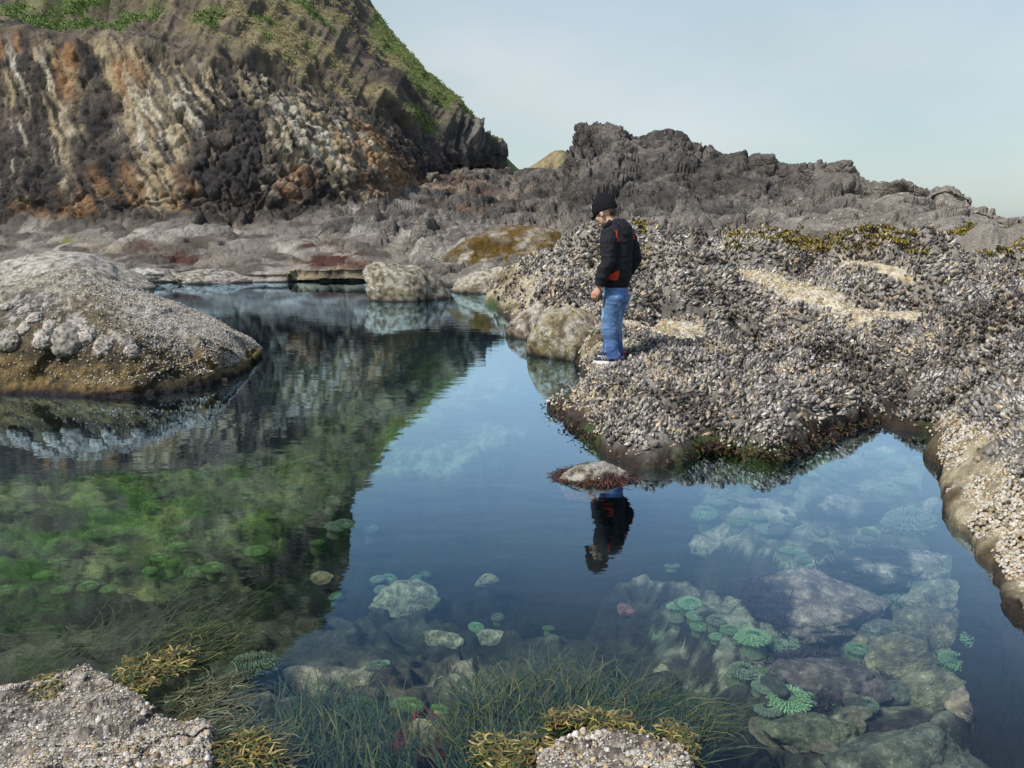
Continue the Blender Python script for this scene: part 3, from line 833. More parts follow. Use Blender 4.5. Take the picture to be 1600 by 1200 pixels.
def build_floor():
    nth, nr = 560, 460
    th = np.linspace(R(-62), R(48), nth)
    rr = 1.0 * (22 / 1.0) ** np.linspace(0, 1, nr)
    T, RR = np.meshgrid(th, rr)
    x = (RR * np.sin(T)).ravel(); y = (RR * np.cos(T)).ravel()
    z = floor_height(x, y)
    P = np.stack((x, y, z), 1)
    n = fbm(P * 1.6, 5, 641); n2 = fbm(P * 6, 4, 643); n3 = fbm(P * 3.2, 5, 645)
    W = P + np.stack((fbm(P * 1.8, 4, 651), fbm(P * 1.8, 4, 653), n * 0), 1) * 0.45
    def S(a, b, r, zz=-0.6, soft=0.4):
        return seg_mask(W, gz(*a, zz), gz(*b, zz), r, soft)
    c = np.tile(np.array((0.085, 0.080, 0.055)), (len(P), 1))
    # green carpet of anemones and algae on the left
    green = np.maximum.reduce([S((60, 760), (480, 640), 1.6), S((0, 900), (420, 840), 0.75), S((250, 690), (560, 700), 1.1), S((700, 520), (500, 600), 1.0)])
    gc = np.tile(np.array((0.22, 0.25, 0.07)), (len(P), 1))
    gc = mixc(gc, (0.13, 0.22, 0.06), sstep(0, 0.3, n))
    gc = mixc(gc, (0.33, 0.32, 0.10), sstep(0.05, 0.35, fbm(P * 2.4, 4, 661)))
    gc = mixc(gc, (0.05, 0.06, 0.02), sstep(0.02, 0.30, n3) * 0.8)
    c = c * (1 - green)[:, None] + gc * green[:, None]
    # pale sand in the middle
    sand = np.maximum.reduce([S((540, 830), (700, 740), 0.42), S((700, 740), (840, 690), 0.5), S((640, 640), (760, 560), 0.8)])
    c = mixc(c, (0.42, 0.43, 0.33), sand * (0.65 + 0.35 * sstep(-0.3, 0.2, n2)))
    # deep hole in the centre, the shade of deep water painted into its colour
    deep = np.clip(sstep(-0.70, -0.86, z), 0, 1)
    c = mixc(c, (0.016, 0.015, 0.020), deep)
    # rubble shelf on the right
    rub = shelf_mask(W[:, :2]) * (1 - deep)
    rc = np.tile(np.array((0.29, 0.28, 0.20)), (len(P), 1))
    rc = mixc(rc, (0.52, 0.48, 0.36), sstep(0.10, 0.40, fbm(P * 11, 4, 673)))
    rc = mixc(rc, (0.18, 0.30, 0.17), sstep(0.0, 0.35, n3) * 0.8)
    rc = mixc(rc, (0.05, 0.045, 0.03), sstep(0.08, 0.34, fbm(P * 7, 5, 675)) * 0.8)
    rc = mixc(rc, (0.040, 0.026, 0.028), sstep(0.08, 0.28, fbm(P * 2.0, 5, 671)) * 0.92)
    c = c * (1 - rub)[:, None] + rc * rub[:, None]
    # near-black brown patch in front of the green bed
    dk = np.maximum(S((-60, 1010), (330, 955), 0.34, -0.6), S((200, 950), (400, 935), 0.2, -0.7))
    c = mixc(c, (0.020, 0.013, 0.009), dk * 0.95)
    # near bottom, gravelly and brown with pink crusts
    nearb = np.maximum.reduce([S((430, 1080), (720, 1140), 0.32, -0.3), S((480, 1180), (700, 1190), 0.3, -0.2)]) * (1 - deep)
    nc = np.tile(np.array((0.20, 0.17, 0.115)), (len(P), 1))
    nc = mixc(nc, (0.38, 0.33, 0.22), sstep(0.0, 0.3, n2))
    nc = mixc(nc, (0.13, 0.05, 0.04), sstep(0.2, 0.45, fbm(P * 5, 4, 683)) * 0.8)
    nc = mixc(nc, (0.03, 0.03, 0.025), sstep(0.12, 0.35, n) * 0.9)
    c = c * (1 - nearb)[:, None] + nc * nearb[:, None]
    zg = z.reshape(nr, nth); gx = np.gradient(zg, axis=1) / (np.gradient(RR * T, axis=1) + 1e-6); gy = np.gradient(zg, axis=0) / (np.gradient(RR, axis=0) + 1e-6)
    c = mixc(c, (0.030, 0.024, 0.020), sstep(0.7, 1.5, np.hypot(gx, gy).ravel()) * 0.92)     # darker on the steep sides
    e1, e2, eo, er = cells(np.stack((x, y, 0 * x), 1) * 6.5 + fbm(np.stack((x, y, 0 * x), 1) * 4, 2, 605)[:, None] * 0.3, 615)
    stone = sstep(0.55, 0.42, e1) * sstep(0.25, 0.5, er[:, 0])
    c = c * (1 + stone * (er[:, 1] - 0.5) * 1.1)[:, None]
    c = mixc(c, (0.03, 0.028, 0.022), sstep(0.02, 0.3, fbm(P * 4.2, 5, 681)) * 0.65)
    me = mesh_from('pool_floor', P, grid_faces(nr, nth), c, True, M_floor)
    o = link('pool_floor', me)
    return tag(o, 'floor of the tide pool under clear water', None, None, 'structure')

pool_floor = build_floor()

# ------------------------------------------------------------------ water
def mat_water():
    m = bpy.data.materials.new('clear_pool_water'); m.use_nodes = True
    t = m.node_tree
    for n in list(t.nodes):
        t.nodes.remove(n)
    out = t.nodes.new('ShaderNodeOutputMaterial')
    tr = t.nodes.new('ShaderNodeBsdfTransparent'); tr.inputs[0].default_value = (0.93, 0.98, 0.97, 1)
    gl = t.nodes.new('ShaderNodeBsdfGlossy'); gl.inputs['Roughness'].default_value = 0.0
    gl.inputs['Color'].default_value = (0.58, 0.81, 1.0, 1)
    geo = t.nodes.new('ShaderNodeNewGeometry')
    dt = t.nodes.new('ShaderNodeVectorMath'); dt.operation = 'DOT_PRODUCT'
    ab = t.nodes.new('ShaderNodeMath'); ab.operation = 'ABSOLUTE'
    fr = t.nodes.new('ShaderNodeMapRange'); fr.interpolation_type = 'SMOOTHSTEP'      # mirror at a glance, clear from above
    fr.inputs['From Min'].default_value = 0.08; fr.inputs['From Max'].default_value = 0.56
    fr.inputs['To Min'].default_value = 0.98; fr.inputs['To Max'].default_value = 0.06
    t.links.new(geo.outputs['Incoming'], dt.inputs[0])
    t.links.new(dt.outputs['Value'], ab.inputs[0]); t.links.new(ab.outputs[0], fr.inputs['Value'])
    mx = t.nodes.new('ShaderNodeMixShader')
    tc = t.nodes.new('ShaderNodeTexCoord')
    mp = t.nodes.new('ShaderNodeMapping'); mp.inputs['Scale'].default_value = (1.0, 2.2, 1.0)
    n1 = t.nodes.new('ShaderNodeTexNoise'); n1.inputs['Scale'].default_value = 2.6; n1.inputs['Detail'].default_value = 4
    t.links.new(tc.outputs['Object'], mp.inputs['Vector']); t.links.new(mp.outputs[0], n1.inputs['Vector'])
    bp = t.nodes.new('ShaderNodeBump'); bp.inputs['Strength'].default_value = 0.022; bp.inputs['Distance'].default_value = 0.05
    t.links.new(n1.outputs['Fac'], bp.inputs['Height'])
    t.links.new(bp.outputs[0], gl.inputs['Normal']); t.links.new(bp.outputs[0], dt.inputs[1])
    t.links.new(fr.outputs[0], mx.inputs[0]); t.links.new(tr.outputs[0], mx.inputs[1]); t.links.new(gl.outputs[0], mx.inputs[2])
    t.links.new(mx.outputs[0], out.inputs['Surface'])
    va = t.nodes.new('ShaderNodeVolumeAbsorption')
    va.inputs['Color'].default_value = (0.55, 0.76, 0.68, 1); va.inputs['Density'].default_value = 0.40
    t.links.new(va.outputs[0], out.inputs['Volume'])
    return m

def build_water():
    x0, x1, y0, y1, zb = -16, 7, 0.3, 21.5, -2.2
    V = [(x0, y0, zb), (x1, y0, zb), (x1, y1, zb), (x0, y1, zb), (x0, y0, 0), (x1, y0, 0), (x1, y1, 0), (x0, y1, 0)]
    F = [(3, 2, 1, 0), (4, 5, 6, 7), (0, 1, 5, 4), (1, 2, 6, 5), (2, 3, 7, 6), (3, 0, 4, 7)]
    o = link('water', mesh_from('water', V, F, None, False, mat_water()))
    return tag(o, 'still clear water of the tide pool', None, None, 'structure')
water = build_water()

# ------------------------------------------------------------------ boulders
M_boulder = mat_rock('boulder_rock', scale=14, bump=1.0, rough=0.85, vary=0.7, speck=0.7, dist=0.05)
M_sunk = mat_rock('sunken_rock', scale=16, bump=1.0, rough=0.9, vary=0.75, speck=0.5, dist=0.04)

_ico = {}
def ico(sub):
    if sub not in _ico:
        bm = bmesh.new(); bmesh.ops.create_icosphere(bm, subdivisions=sub, radius=1.0)
        V = np.array([v.co[:] for v in bm.verts]); F = np.array([[v.index for v in f.verts] for f in bm.faces])
        bm.free(); _ico[sub] = (V, F)
    return _ico[sub]

def rock_mesh(name, radii, seed, colour, mat, sub=5, rough=0.16, cuts=5, freq=1.6, flat=1.0, lean=0.0, fine=0.05):
    """a weathered boulder: rounded block with broken faces; base at z = 0 is sunk by the caller"""
    V, F = ico(sub)
    r = np.random.default_rng(seed)
    p = V.copy()
    for i in range(cuts):
        d = r.normal(size=3); d[2] *= 0.6; d /= np.linalg.norm(d)
        h = r.uniform(0.55, 0.85)
        k = p @ d
        p -= np.where(k > h, (k - h) * 0.85, 0)[:, None] * d
    p[:, 2] = np.sign(p[:, 2]) * np.abs(p[:, 2]) ** flat
    q = p * freq + seed * 3.1
    n = V
    p += n * (fbm(q, 5, seed) * rough)[:, None]
    d1, d2, off, rid = cells(q * 1.6, seed + 3)
    bk, bc = blocky(q * 1.1, seed + 9, 1.0)
    p += n * (bk * rough * 0.55 - (1 - bc) ** 2 * rough * 0.25)[:, None]
    p += n * ((0.5 - d1) * fine + fbm(q * 6, 4, seed + 5) * fine * 0.9)[:, None]
    p[:, 0] += lean * p[:, 2]
    P = p * np.array(radii)
    return mesh_from(name, P, F, colour(P, p, seed), True, mat)

def col_barnacled(P, p, s, base=(0.20, 0.17, 0.115), top=(0.40, 0.37, 0.31), wetz=None, weed=0.0):
    n = fbm(P * 2.5, 4, s + 21); n2 = fbm(P * 16, 3, s + 23)
    c = np.tile(np.array(base), (len(P), 1))
    c = mixc(c, top, sstep(-0.2, 0.6, p[:, 2] + 0.5 * n) * 0.8)
    c = mixc(c, (0.50, 0.47, 0.41), sstep(0.05, 0.35, n2) * 0.7)
    c = mixc(c, (0.075, 0.06, 0.042), sstep(0.1, 0.4, -n2 + 0.2 * n) * 0.8)
    if weed:
        c = mixc(c, (0.115, 0.070, 0.014), sstep(-0.05, 0.35, p[:, 2] + 0.4 * n + 0.3 * p[:, 0]) * sstep(-0.35, 0.05, fbm(P * 5, 4, s + 27)) * weed)
    if wetz is not None:
        c = mixc(c, (0.022, 0.018, 0.014), sstep(wetz + 0.07, wetz, P[:, 2] + 0.05 * n))
    return c

def boulder(label, px, py, z, radii, seed, rz=0.0, name='boulder', wet=True, group=None, weed=0.0, **kw):
    """boulder whose foot shows at that place of the photograph, at height z"""
    g = gz(px, py, z)
    wz = -(z + radii[2] * kw.pop('sink', 0.0)) if wet else None
    me = rock_mesh(name, radii, seed, lambda P, p, s: col_barnacled(P, p, s, wetz=wz, weed=weed, **{k: kw[k] for k in ('base', 'top') if k in kw}), M_boulder, **{k: v for k, v in kw.items() if k not in ('base', 'top')})
    o = link(name, me, None, (g[0], g[1] + radii[1] * 0.7, z - (wz + z if wet and False else 0)))
    o.rotation_euler = (0, 0, rz)
    return tag(o, label, 'boulder', group)

boulder('pyramid shaped barnacled boulder rising from the far end of the pool', 632, 470, 0.0, (0.88, 0.65, 0.72), 712, 0.0, cuts=5, rough=0.09, lean=-0.30, flat=0.9, base=(0.17, 0.14, 0.085), top=(0.30, 0.27, 0.19))
boulder('low pale boulder with a smooth crest tapering into the dark inlet', 775, 458, 0.0, (1.0, 0.7, 0.50), 722, 0.1, cuts=3, rough=0.10, lean=0.30, top=(0.46, 0.42, 0.32))
boulder('large rounded boulder topped with golden brown weed behind the inlet', 785, 432, 0.2, (1.75, 1.3, 1.12), 732, 0.0, cuts=3, rough=0.09, lean=0.25, weed=1.0, base=(0.17, 0.135, 0.085), top=(0.24, 0.20, 0.14), wet=False)
boulder('smaller weed streaked boulder left of the golden brown one', 655, 412, 0.25, (1.25, 1.0, 0.62), 742, 0.2, cuts=3, rough=0.10, weed=0.6, base=(0.20, 0.165, 0.12), wet=False)
boulder('rounded grey rock between cliff foot and ridge', 590, 388, 0.6, (0.95, 0.8, 0.5), 752, 0.4, cuts=4, rough=0.12, base=(0.15, 0.125, 0.10), top=(0.24, 0.21, 0.18), wet=False)
boulder('pale low rock showing above the big wedge boulder', 60, 452, 0.25, (1.65, 1.0, 0.62), 772, 0.0, cuts=3, rough=0.08, base=(0.27, 0.24, 0.20), top=(0.42, 0.39, 0.34), wet=False)
boulder('low whitish rock at the water edge under the cliff', 225, 440, 0.02, (0.95, 0.6, 0.30), 782, 0.0, cuts=3, rough=0.08, base=(0.28, 0.255, 0.22), top=(0.45, 0.42, 0.38))
boulder('low grey rock beside the green weed patch under the cliff', 315, 442, 0.02, (1.05, 0.6, 0.28), 792, 0.0, cuts=4, rough=0.1, base=(0.23, 0.20, 0.17), top=(0.38, 0.35, 0.31))
boulder('small round rock wedged against the ledge corner', 1140 - 330, 474, 0.0, (0.34, 0.34, 0.33), 797, 0.0, cuts=2, rough=0.08, base=(0.28, 0.23, 0.17), top=(0.36, 0.31, 0.26))
boulder('yellow faced blunt boulder in the ledge side left of the child', 888, 560, 0.02, (0.42, 0.50, 0.52), 799, 0.3, cuts=3, rough=0.09, base=(0.30, 0.235, 0.10), top=(0.36, 0.31, 0.2))
boulder('brown faced boulder beside the yellow one at the ledge foot', 832, 526, 0.02, (0.34, 0.40, 0.42), 801, 0.0, cuts=3, rough=0.1, base=(0.19, 0.145, 0.095), top=(0.30, 0.26, 0.2))

# the big wedge boulder on the left
def build_wedge():
    cols = [-260, -90, 40, 110, 180, 260, 335, 380, 398, 404]
    wl = [608, 612, 616, 619, 620, 613, 600, 580, 566, 558]
    fr = [gz(x, y, 0)[1] for x, y in zip(cols, wl)]
    mid = [(585, .10), (588, .10), (592, .10), (592, .12), (590, .12), (584, .14), (572, .16), (562, .2), (556, .2), (553, .15)]
    sh = [(520, .30), (512, .32), (502, .38), (498, .42), (505, .42), (520, .40), (541, .42), (549, .42), (550, .4), (552, .3)]
    top = [(510, 1.2), (476, 1.3), (450, 1.4), (433, 1.4), (456, 1.45), (476, 1.4), (508, 1.2), (531, .9), (543, .65), (549, .4)]
    rows = [[under(x, f - 0.25, -0.7) for x, f in zip(cols, fr)],
            [(x, y, f) for x, y, f in zip(cols, wl, fr)],
            [(x, a, f + b) for x, (a, b), f in zip(cols, mid, fr)],
            [(x, a, f + b) for x, (a, b), f in zip(cols, sh, fr)],
            [(x, a, f + b) for x, (a, b), f in zip(cols, top, fr)],
            [(x - 4, a + 12, f + b * 1.7) for x, (a, b), f in zip(cols, top, fr)],
            [under(x - 6, f + b * 2.2, -0.7) for x, (a, b), f in zip(cols, top, fr)]]
    nv, nu = 170, 300
    P, ch, N = patch(rows, nv, nu)
    p = P.reshape(-1, 3).copy(); n = N.reshape(-1, 3); c = ch.reshape(-1, 2)
    med = fbm(p * 1.6, 5, 811); fin = fbm(p * 14, 4, 813)
    b1, c1 = blocky(p * 1.5, 815, 1.0)
    p += n * (0.06 * med + 0.06 * b1 + 0.028 * fin)[:, None]
    X, Yc = c[:, 0], c[:, 1]
    v = np.repeat(np.linspace(0, 6, nv), nu)
    wx, wy = X + 18 * fbm(p * 2, 4, 817), Yc + 14 * fbm(p * 2.2, 4, 819)
    spk = fbm(p * 22, 3, 821)
    col = np.tile(np.array((0.15, 0.12, 0.075)), (len(p), 1))
    col = mixc(col, (0.36, 0.32, 0.25), sstep(3.0, 3.9, v + 0.6 * med))
    white = sstep(0, 30, np.interp(X, [-260, 150, 220, 300, 400], [505, 515, 520, 548, 556]) - wy) * sstep(150, 240, wx)
    col = mixc(col, (0.50, 0.47, 0.43), white * 0.85)
    col = mixc(col, (0.13, 0.115, 0.115), oval(np.stack((wx, wy), 1), 45, 480, 45, 26) * 0.9)
    col = mixc(col, (0.19, 0.13, 0.045), sstep(540, 556, wy) * 0.8)
    col = mixc(col, (0.055, 0.042, 0.025), oval(np.stack((wx, wy), 1), 100, 560, 130, 14, 2) * 0.9)
    col = mixc(col, (0.05, 0.042, 0.022), oval(np.stack((wx, wy), 1), 270, 600, 75, 24, -8) * 0.9)
    col = mixc(col, (0.55, 0.52, 0.46), sstep(0.12, 0.34, spk) * 0.65 * sstep(565, 540, wy))
    col = mixc(col, (0.06, 0.05, 0.035), sstep(0.14, 0.36, fbm(p * 18, 3, 823)) * 0.7)
    col = mixc(col, (0.028, 0.018, 0.018), 1 - sstep(0.015, 0.07, p[:, 2] + 0.02 * med))
    o = link('boulder', mesh_from('boulder', p, grid_faces(nv, nu), col, True, M_boulder))
    tag(o, 'huge wedge shaped boulder crusted with barnacles at the left edge of the pool', 'boulder')
    return o, p, n, c
wedge, WE_P, WE_N, WE_C = build_wedge()

def near_vert(C, P, px, py, front=True):
    d = (C[:, 0] - px) ** 2 + (C[:, 1] - py) ** 2 + (P[:, 1] - P[:, 1].min()) ** 2 * (20 if front else 0)
    return int(np.argmin(d))

# ------------------------------------------------------------------ shells: prototype meshes
M_shell = mat_plain('mussel_shell', (0, 0, 0), rough=0.42, noise=3.0, vary=0.45, bump=0.3, dist=0.05, spec=0.5, use_col=True, rand=0.35)
M_barn = mat_plain('barnacle_shell', (0, 0, 0), rough=0.85, noise=4.0, vary=0.35, bump=0.3, dist=0.05, use_col=True, rand=0.30)

def mussel_proto(beak, body, lip, seed):
    r = np.random.default_rng(seed)
    ts = [0.0, 0.16, 0.42, 0.72, 0.92, 1.0]
    ws = [0.05, 0.22, 0.40, 0.46, 0.30, 0.06]
    th = [0.05, 0.16, 0.30, 0.28, 0.14, 0.03]
    V, F, C = [], [], []
    k = 7
    for i, t in enumerate(ts):
        for j in range(k):
            a = 2 * math.pi * j / k
            V.append((ws[i] * 0.5 * math.cos(a) + 0.10 * math.sin(t * 3), th[i] * 0.5 * math.sin(a) * (1 + r.uniform(-.12, .12)), t - 0.45))
            cc = np.array(beak) * (1 - sstep(0.1, 0.55, np.array(t + r.uniform(-.12, .12)))) + np.array(body) * sstep(0.1, 0.55, np.array(t))
            if t > 0.85: cc = cc * 0.5 + np.array(lip) * 0.5
            C.append(cc)
    for i in range(len(ts) - 1):
        for j in range(k):
            a, b = i * k + j, i * k + (j + 1) % k
            F.append((a, b, b + k, a + k))
    F.append(tuple(range(k))[::-1]); F.append(tuple(range((len(ts) - 1) * k, len(ts) * k)))
    return mesh_from('mussel', V, F, C, True, M_shell)

MUSSELS = [mussel_proto(*a) for a in [
    ((0.48, 0.44, 0.38), (0.036, 0.030, 0.026), (0.14, 0.115, 0.095), 1), ((0.18, 0.15, 0.125), (0.026, 0.022, 0.020), (0.08, 0.065, 0.055), 2),
    ((0.58, 0.55, 0.50), (0.10, 0.088, 0.078), (0.28, 0.25, 0.22), 3), ((0.56, 0.52, 0.46), (0.33, 0.295, 0.255), (0.42, 0.38, 0.33), 4),
    ((0.56, 0.46, 0.31), (0.28, 0.215, 0.14), (0.40, 0.32, 0.22), 5), ((0.60, 0.57, 0.53), (0.17, 0.155, 0.145), (0.42, 0.39, 0.36), 6)]]
MUS_P = np.array([0.22, 0.18, 0.20, 0.15, 0.11, 0.14])

def barnacle_proto(col, seed, crater=True):
    r = np.random.default_rng(seed)
    k = 7
    rings = [(1.0, 0.0), (0.80, 0.45), (0.50, 0.85), (0.34, 0.80), (0.22, 0.45)]
    V, F, C = [], [], []
    for i, (rad, z) in enumerate(rings):
        for j in range(k):
            a = 2 * math.pi * j / k
            q = rad * (1 + r.uniform(-.18, .18))
            V.append((q * math.cos(a), q * math.sin(a), z * (1 + r.uniform(-.12, .12)) - 0.1))
            C.append(np.array(col) * (0.12 if i == 4 else r.uniform(0.75, 1.15)))
    for i in range(len(rings) - 1):
        for j in range(k):
            a, b = i * k + j, i * k + (j + 1) % k
            F.append((a, b, b + k, a + k))
    F.append(tuple(range((len(rings) - 1) * k, len(rings) * k)))
    return mesh_from('barnacle', V, F, C, True, M_barn)

BARNS = [barnacle_proto(c, i) for i, c in enumerate([(0.46, 0.42, 0.36), (0.37, 0.29, 0.18), (0.56, 0.53, 0.48), (0.27, 0.21, 0.13)])]

def align_euler(N, spin, tilt=0.0):
    """euler angles that turn +Z to each normal"""
    N = N / np.linalg.norm(N, axis=1, keepdims=True)
    ry = np.arctan2(np.hypot(N[:, 0], N[:, 1]), N[:, 2])
    rz = np.arctan2(N[:, 1], N[:, 0])
    return np.stack((np.zeros(len(N)) + tilt, ry, rz), 1)

# ------------------------------------------------------------------ mussel bed on the ledge
def ledge_points(n, r0, r1, seed, a0=-6, a1=39, power=1.0):
    r = np.random.default_rng(seed)
    th = R(a0) + (R(a1) - R(a0)) * r.random(n)
    rr = (r0 ** power + (r1 ** power - r0 ** power) * r.random(n)) ** (1 / power)
    x, y = rr * np.sin(th), rr * np.cos(th)
    z, s = ledge_height(x, y)
    e = 0.05
    zx, _ = ledge_height(x + e, y, False); zy, _ = ledge_height(x, y + e, False); z0, _ = ledge_height(x, y, False)
    N = np.stack((-(zx - z0) / e, -(zy - z0) / e, np.ones(n)), 1)
    N[:, :2] = np.clip(N[:, :2], -2.5, 2.5)
    N /= np.linalg.norm(N, axis=1, keepdims=True)
    P = np.stack((x, y, z), 1)
    return P, N, s, th, rr, r

def in_frame(P):
    d = P[:, 1] * CP - (P[:, 2] - CAM_H) * SP
    u = 800 + FPX * P[:, 0] / d
    v = 600 - FPX * ((P[:, 2] - CAM_H) * CP + P[:, 1] * SP) / d
    return u, v, d

def build_mussels():
    Ps, Ns, Ss = [], [], []
    for n, r0, r1, seed, size in ((64000, 3.0, 9.0, 901, 0.031), (56000, 8.6, 16.5, 902, 0.040)):
        P, N, s, th, rr, r = ledge_points(n, r0, r1, seed, power=1.5)
        bare, face, wall, wet = ledge_zone(P, s, P[:, 2])
        nn = fbm(P * 0.8, 4, 911)
        far_thin = sstep(11.5, 17, rr + 2 * nn) * 0.5
        keep = (s > 0.05) & (P[:, 2] > 0.06) & (r.random(n) > np.maximum.reduce([bare * 1.0, face * 0.78, wall * 0.985, far_thin]))
        u, v, d = in_frame(P)
        keep &= (u > 700) & (u < 1720)
        P, N, rr = P[keep], N[keep], rr[keep]
        sc = size * np.clip(np.exp(r.normal(size=len(P)) * 0.34), 0.45, 2.1) * (0.72 + 0.07 * rr if size < 0.05 else 1.0)
        Ps.append(P); Ns.append(N); Ss.append(sc)
    P = np.concatenate(Ps); N = np.concatenate(Ns); S = np.concatenate(Ss)
    n = len(P)
    r = np.random.default_rng(77)
    fa = fbm(P * 2.2, 3, 925) * 5.0
    D = N * 0.8 + np.stack((np.cos(fa), np.sin(fa), 0 * fa), 1) * 0.75 + r.normal(size=(n, 3)) * np.array((0.40, 0.40, 0.25))
    E = align_euler(D, 0)
    idx = r.choice(len(MUSSELS), n, p=MUS_P)
    # patches of the bed differ in how pale the shells are
    tone = fbm(P * 1.4, 4, 921) + 0.6 * fbm(P * 0.5, 3, 923)
    z9, _ = ledge_height(P[:, 0] + 0.25, P[:, 1], False); z8, _ = ledge_height(P[:, 0] - 0.25, P[:, 1], False); z7, _ = ledge_height(P[:, 0], P[:, 1] + 0.3, False)
    tone = tone - np.clip(((z9 + z8 + z7) / 3 - P[:, 2]) * 3.0, -0.4, 0.5)      # hollows get darker shells: crevice shade put into the shell colours
    sw = r.random(n)
    idx = np.where((tone > 0.15) & (sw < 0.40), r.choice([3, 5, 2], n), idx)
    idx = np.where((fbm(P * 2.6, 3, 927) > 0.22) & (sw > 0.55), r.choice([4, 4, 3], n), idx)
    idx = np.where((tone < -0.05) & (sw < 0.35), r.choice([0, 1], n), idx)
    idx = np.where((tone < -0.22) & (sw > 0.35), r.choice([0, 1, 1, 4], n), idx)
    P = P + N * (S * 0.28)[:, None]
    scl = np.stack((S * 1.15, S * 1.25, S), 1)
    u, v, d = in_frame(P)
    seen = (u > 5) & (u < 1595) & (v > 0) & (v < 1195)
    size_px = np.where(seen, S / d, 0)
    big = np.argsort(-size_px)[:300]
    rest = np.ones(n, dtype=bool); rest[big] = False
    for i in big:
        o = bpy.data.objects.new('mussel', MUSSELS[idx[i]])
        COL.objects.link(o); o.parent = ledge
        o.location = P[i]; o.rotation_euler = E[i]; o.scale = scl[i]
    bed = gn_scatter('mussel_bed', P[rest], E[rest], scl[rest], MUSSELS, idx[rest], ledge)
    tag(bed, 'dense bed of small dark and pale mussels', None, None, 'stuff')
    # barnacles on the bare faces
    A_ = ledge_points(80000, 2.6, 13, 931, power=1.0); B_ = ledge_points(36000, 2.6, 5.6, 933, 18, 40)
    P, N, s, th, rr = (np.concatenate((A_[i], B_[i])) for i in range(5)); r = A_[5]
    bare, face, wall, wet = ledge_zone(P, s, P[:, 2])
    keep = (s > 0.01) & (P[:, 2] > 0.03) & (r.random(len(P)) < np.maximum.reduce([bare * 0.8, face * 0.9, wall * 0.95, 0.25 * np.ones(len(P))]))
    P, N, rr = P[keep], N[keep], rr[keep]
    S = r.uniform(0.004, 0.010, len(P)) * (0.45 + 0.14 * rr)
    b = gn_scatter('barnacle_crust', P, align_euler(N, 0), np.stack((S, S, S), 1), BARNS, r.choice(4, len(P), p=[.4, .25, .2, .15]), ledge)
    tag(b, 'crust of small barnacles on bare rock faces', None, None, 'stuff')
build_mussels()

# barnacles and clumps on the wedge boulder
def build_wedge_shells():
    r = np.random.default_rng(41)
    X, Yc = WE_C[:, 0], WE_C[:, 1]
    w = (X > -20) & (WE_P[:, 2] > 0.10) & (WE_P[:, 1] < 10)
    dens = np.where(w, 0.12 + 0.9 * sstep(60, 220, X) * sstep(0, 30, np.interp(X, [-260, 150, 220, 300, 400], [470, 480, 525, 552, 558]) - Yc) + 0.5 * sstep(150, 250, X) * sstep(590, 560, Yc), 0)
    i = r.choice(len(WE_P), 20000, p=dens / dens.sum())
    P = WE_P[i] + r.normal(size=(len(i), 3)) * 0.008
    S = r.uniform(0.004, 0.0095, len(i))
    o = gn_scatter('barnacle_crust', P, align_euler(WE_N[i], 0), np.stack((S, S, S), 1), BARNS, r.choice(4, len(i), p=[.45, .15, .3, .1]), wedge)
    tag(o, 'white barnacle crust over the shoulder', None, None, 'stuff')
    V, F = ico(4)
    for k, (px, py, rad) in enumerate([(14, 532, 20), (70, 532, 19), (102, 530, 30), (132, 523, 18), (116, 506, 22), (56, 500, 14), (165, 543, 18), (6, 478, 13), (42, 488, 12), (40, 515, 12), (196, 538, 16), (80, 508, 12), (205, 552, 12)]):
        j = near_vert(WE_C, WE_P, px, py)
        q = V * 5.5 + k * 5.1
        d1, d2, off, rid = cells(q, 951 + k)
        P = V * (1 + (0.35 - d1) * 0.34)[:, None] * (1 + 0.18 * fbm(V * 2.2 + k, 2, 61))[:, None] * np.array((1, 1, 0.55)) * (rad / FPX * WE_P[j, 1])
        c = np.tile(np.array((0.36, 0.33, 0.29)), (len(P), 1)) * (0.45 + 0.9 * rid[:, :1])
        c = mixc(c, (0.06, 0.05, 0.04), sstep(0.10, 0.0, d2 - d1))
        b = link('barnacle_clump', mesh_from('barnacle_clump', P, F, c, True, M_barn), wedge, WE_P[j])
        b.rotation_euler = align_euler(WE_N[j:j + 1], 0)[0]
build_wedge_shells()

# ------------------------------------------------------------------ foreground rocks
M_fore = mat_rock('foreground_rock', scale=45, bump=1.0, rough=0.8, vary=0.7, speck=0.85, dist=0.012)

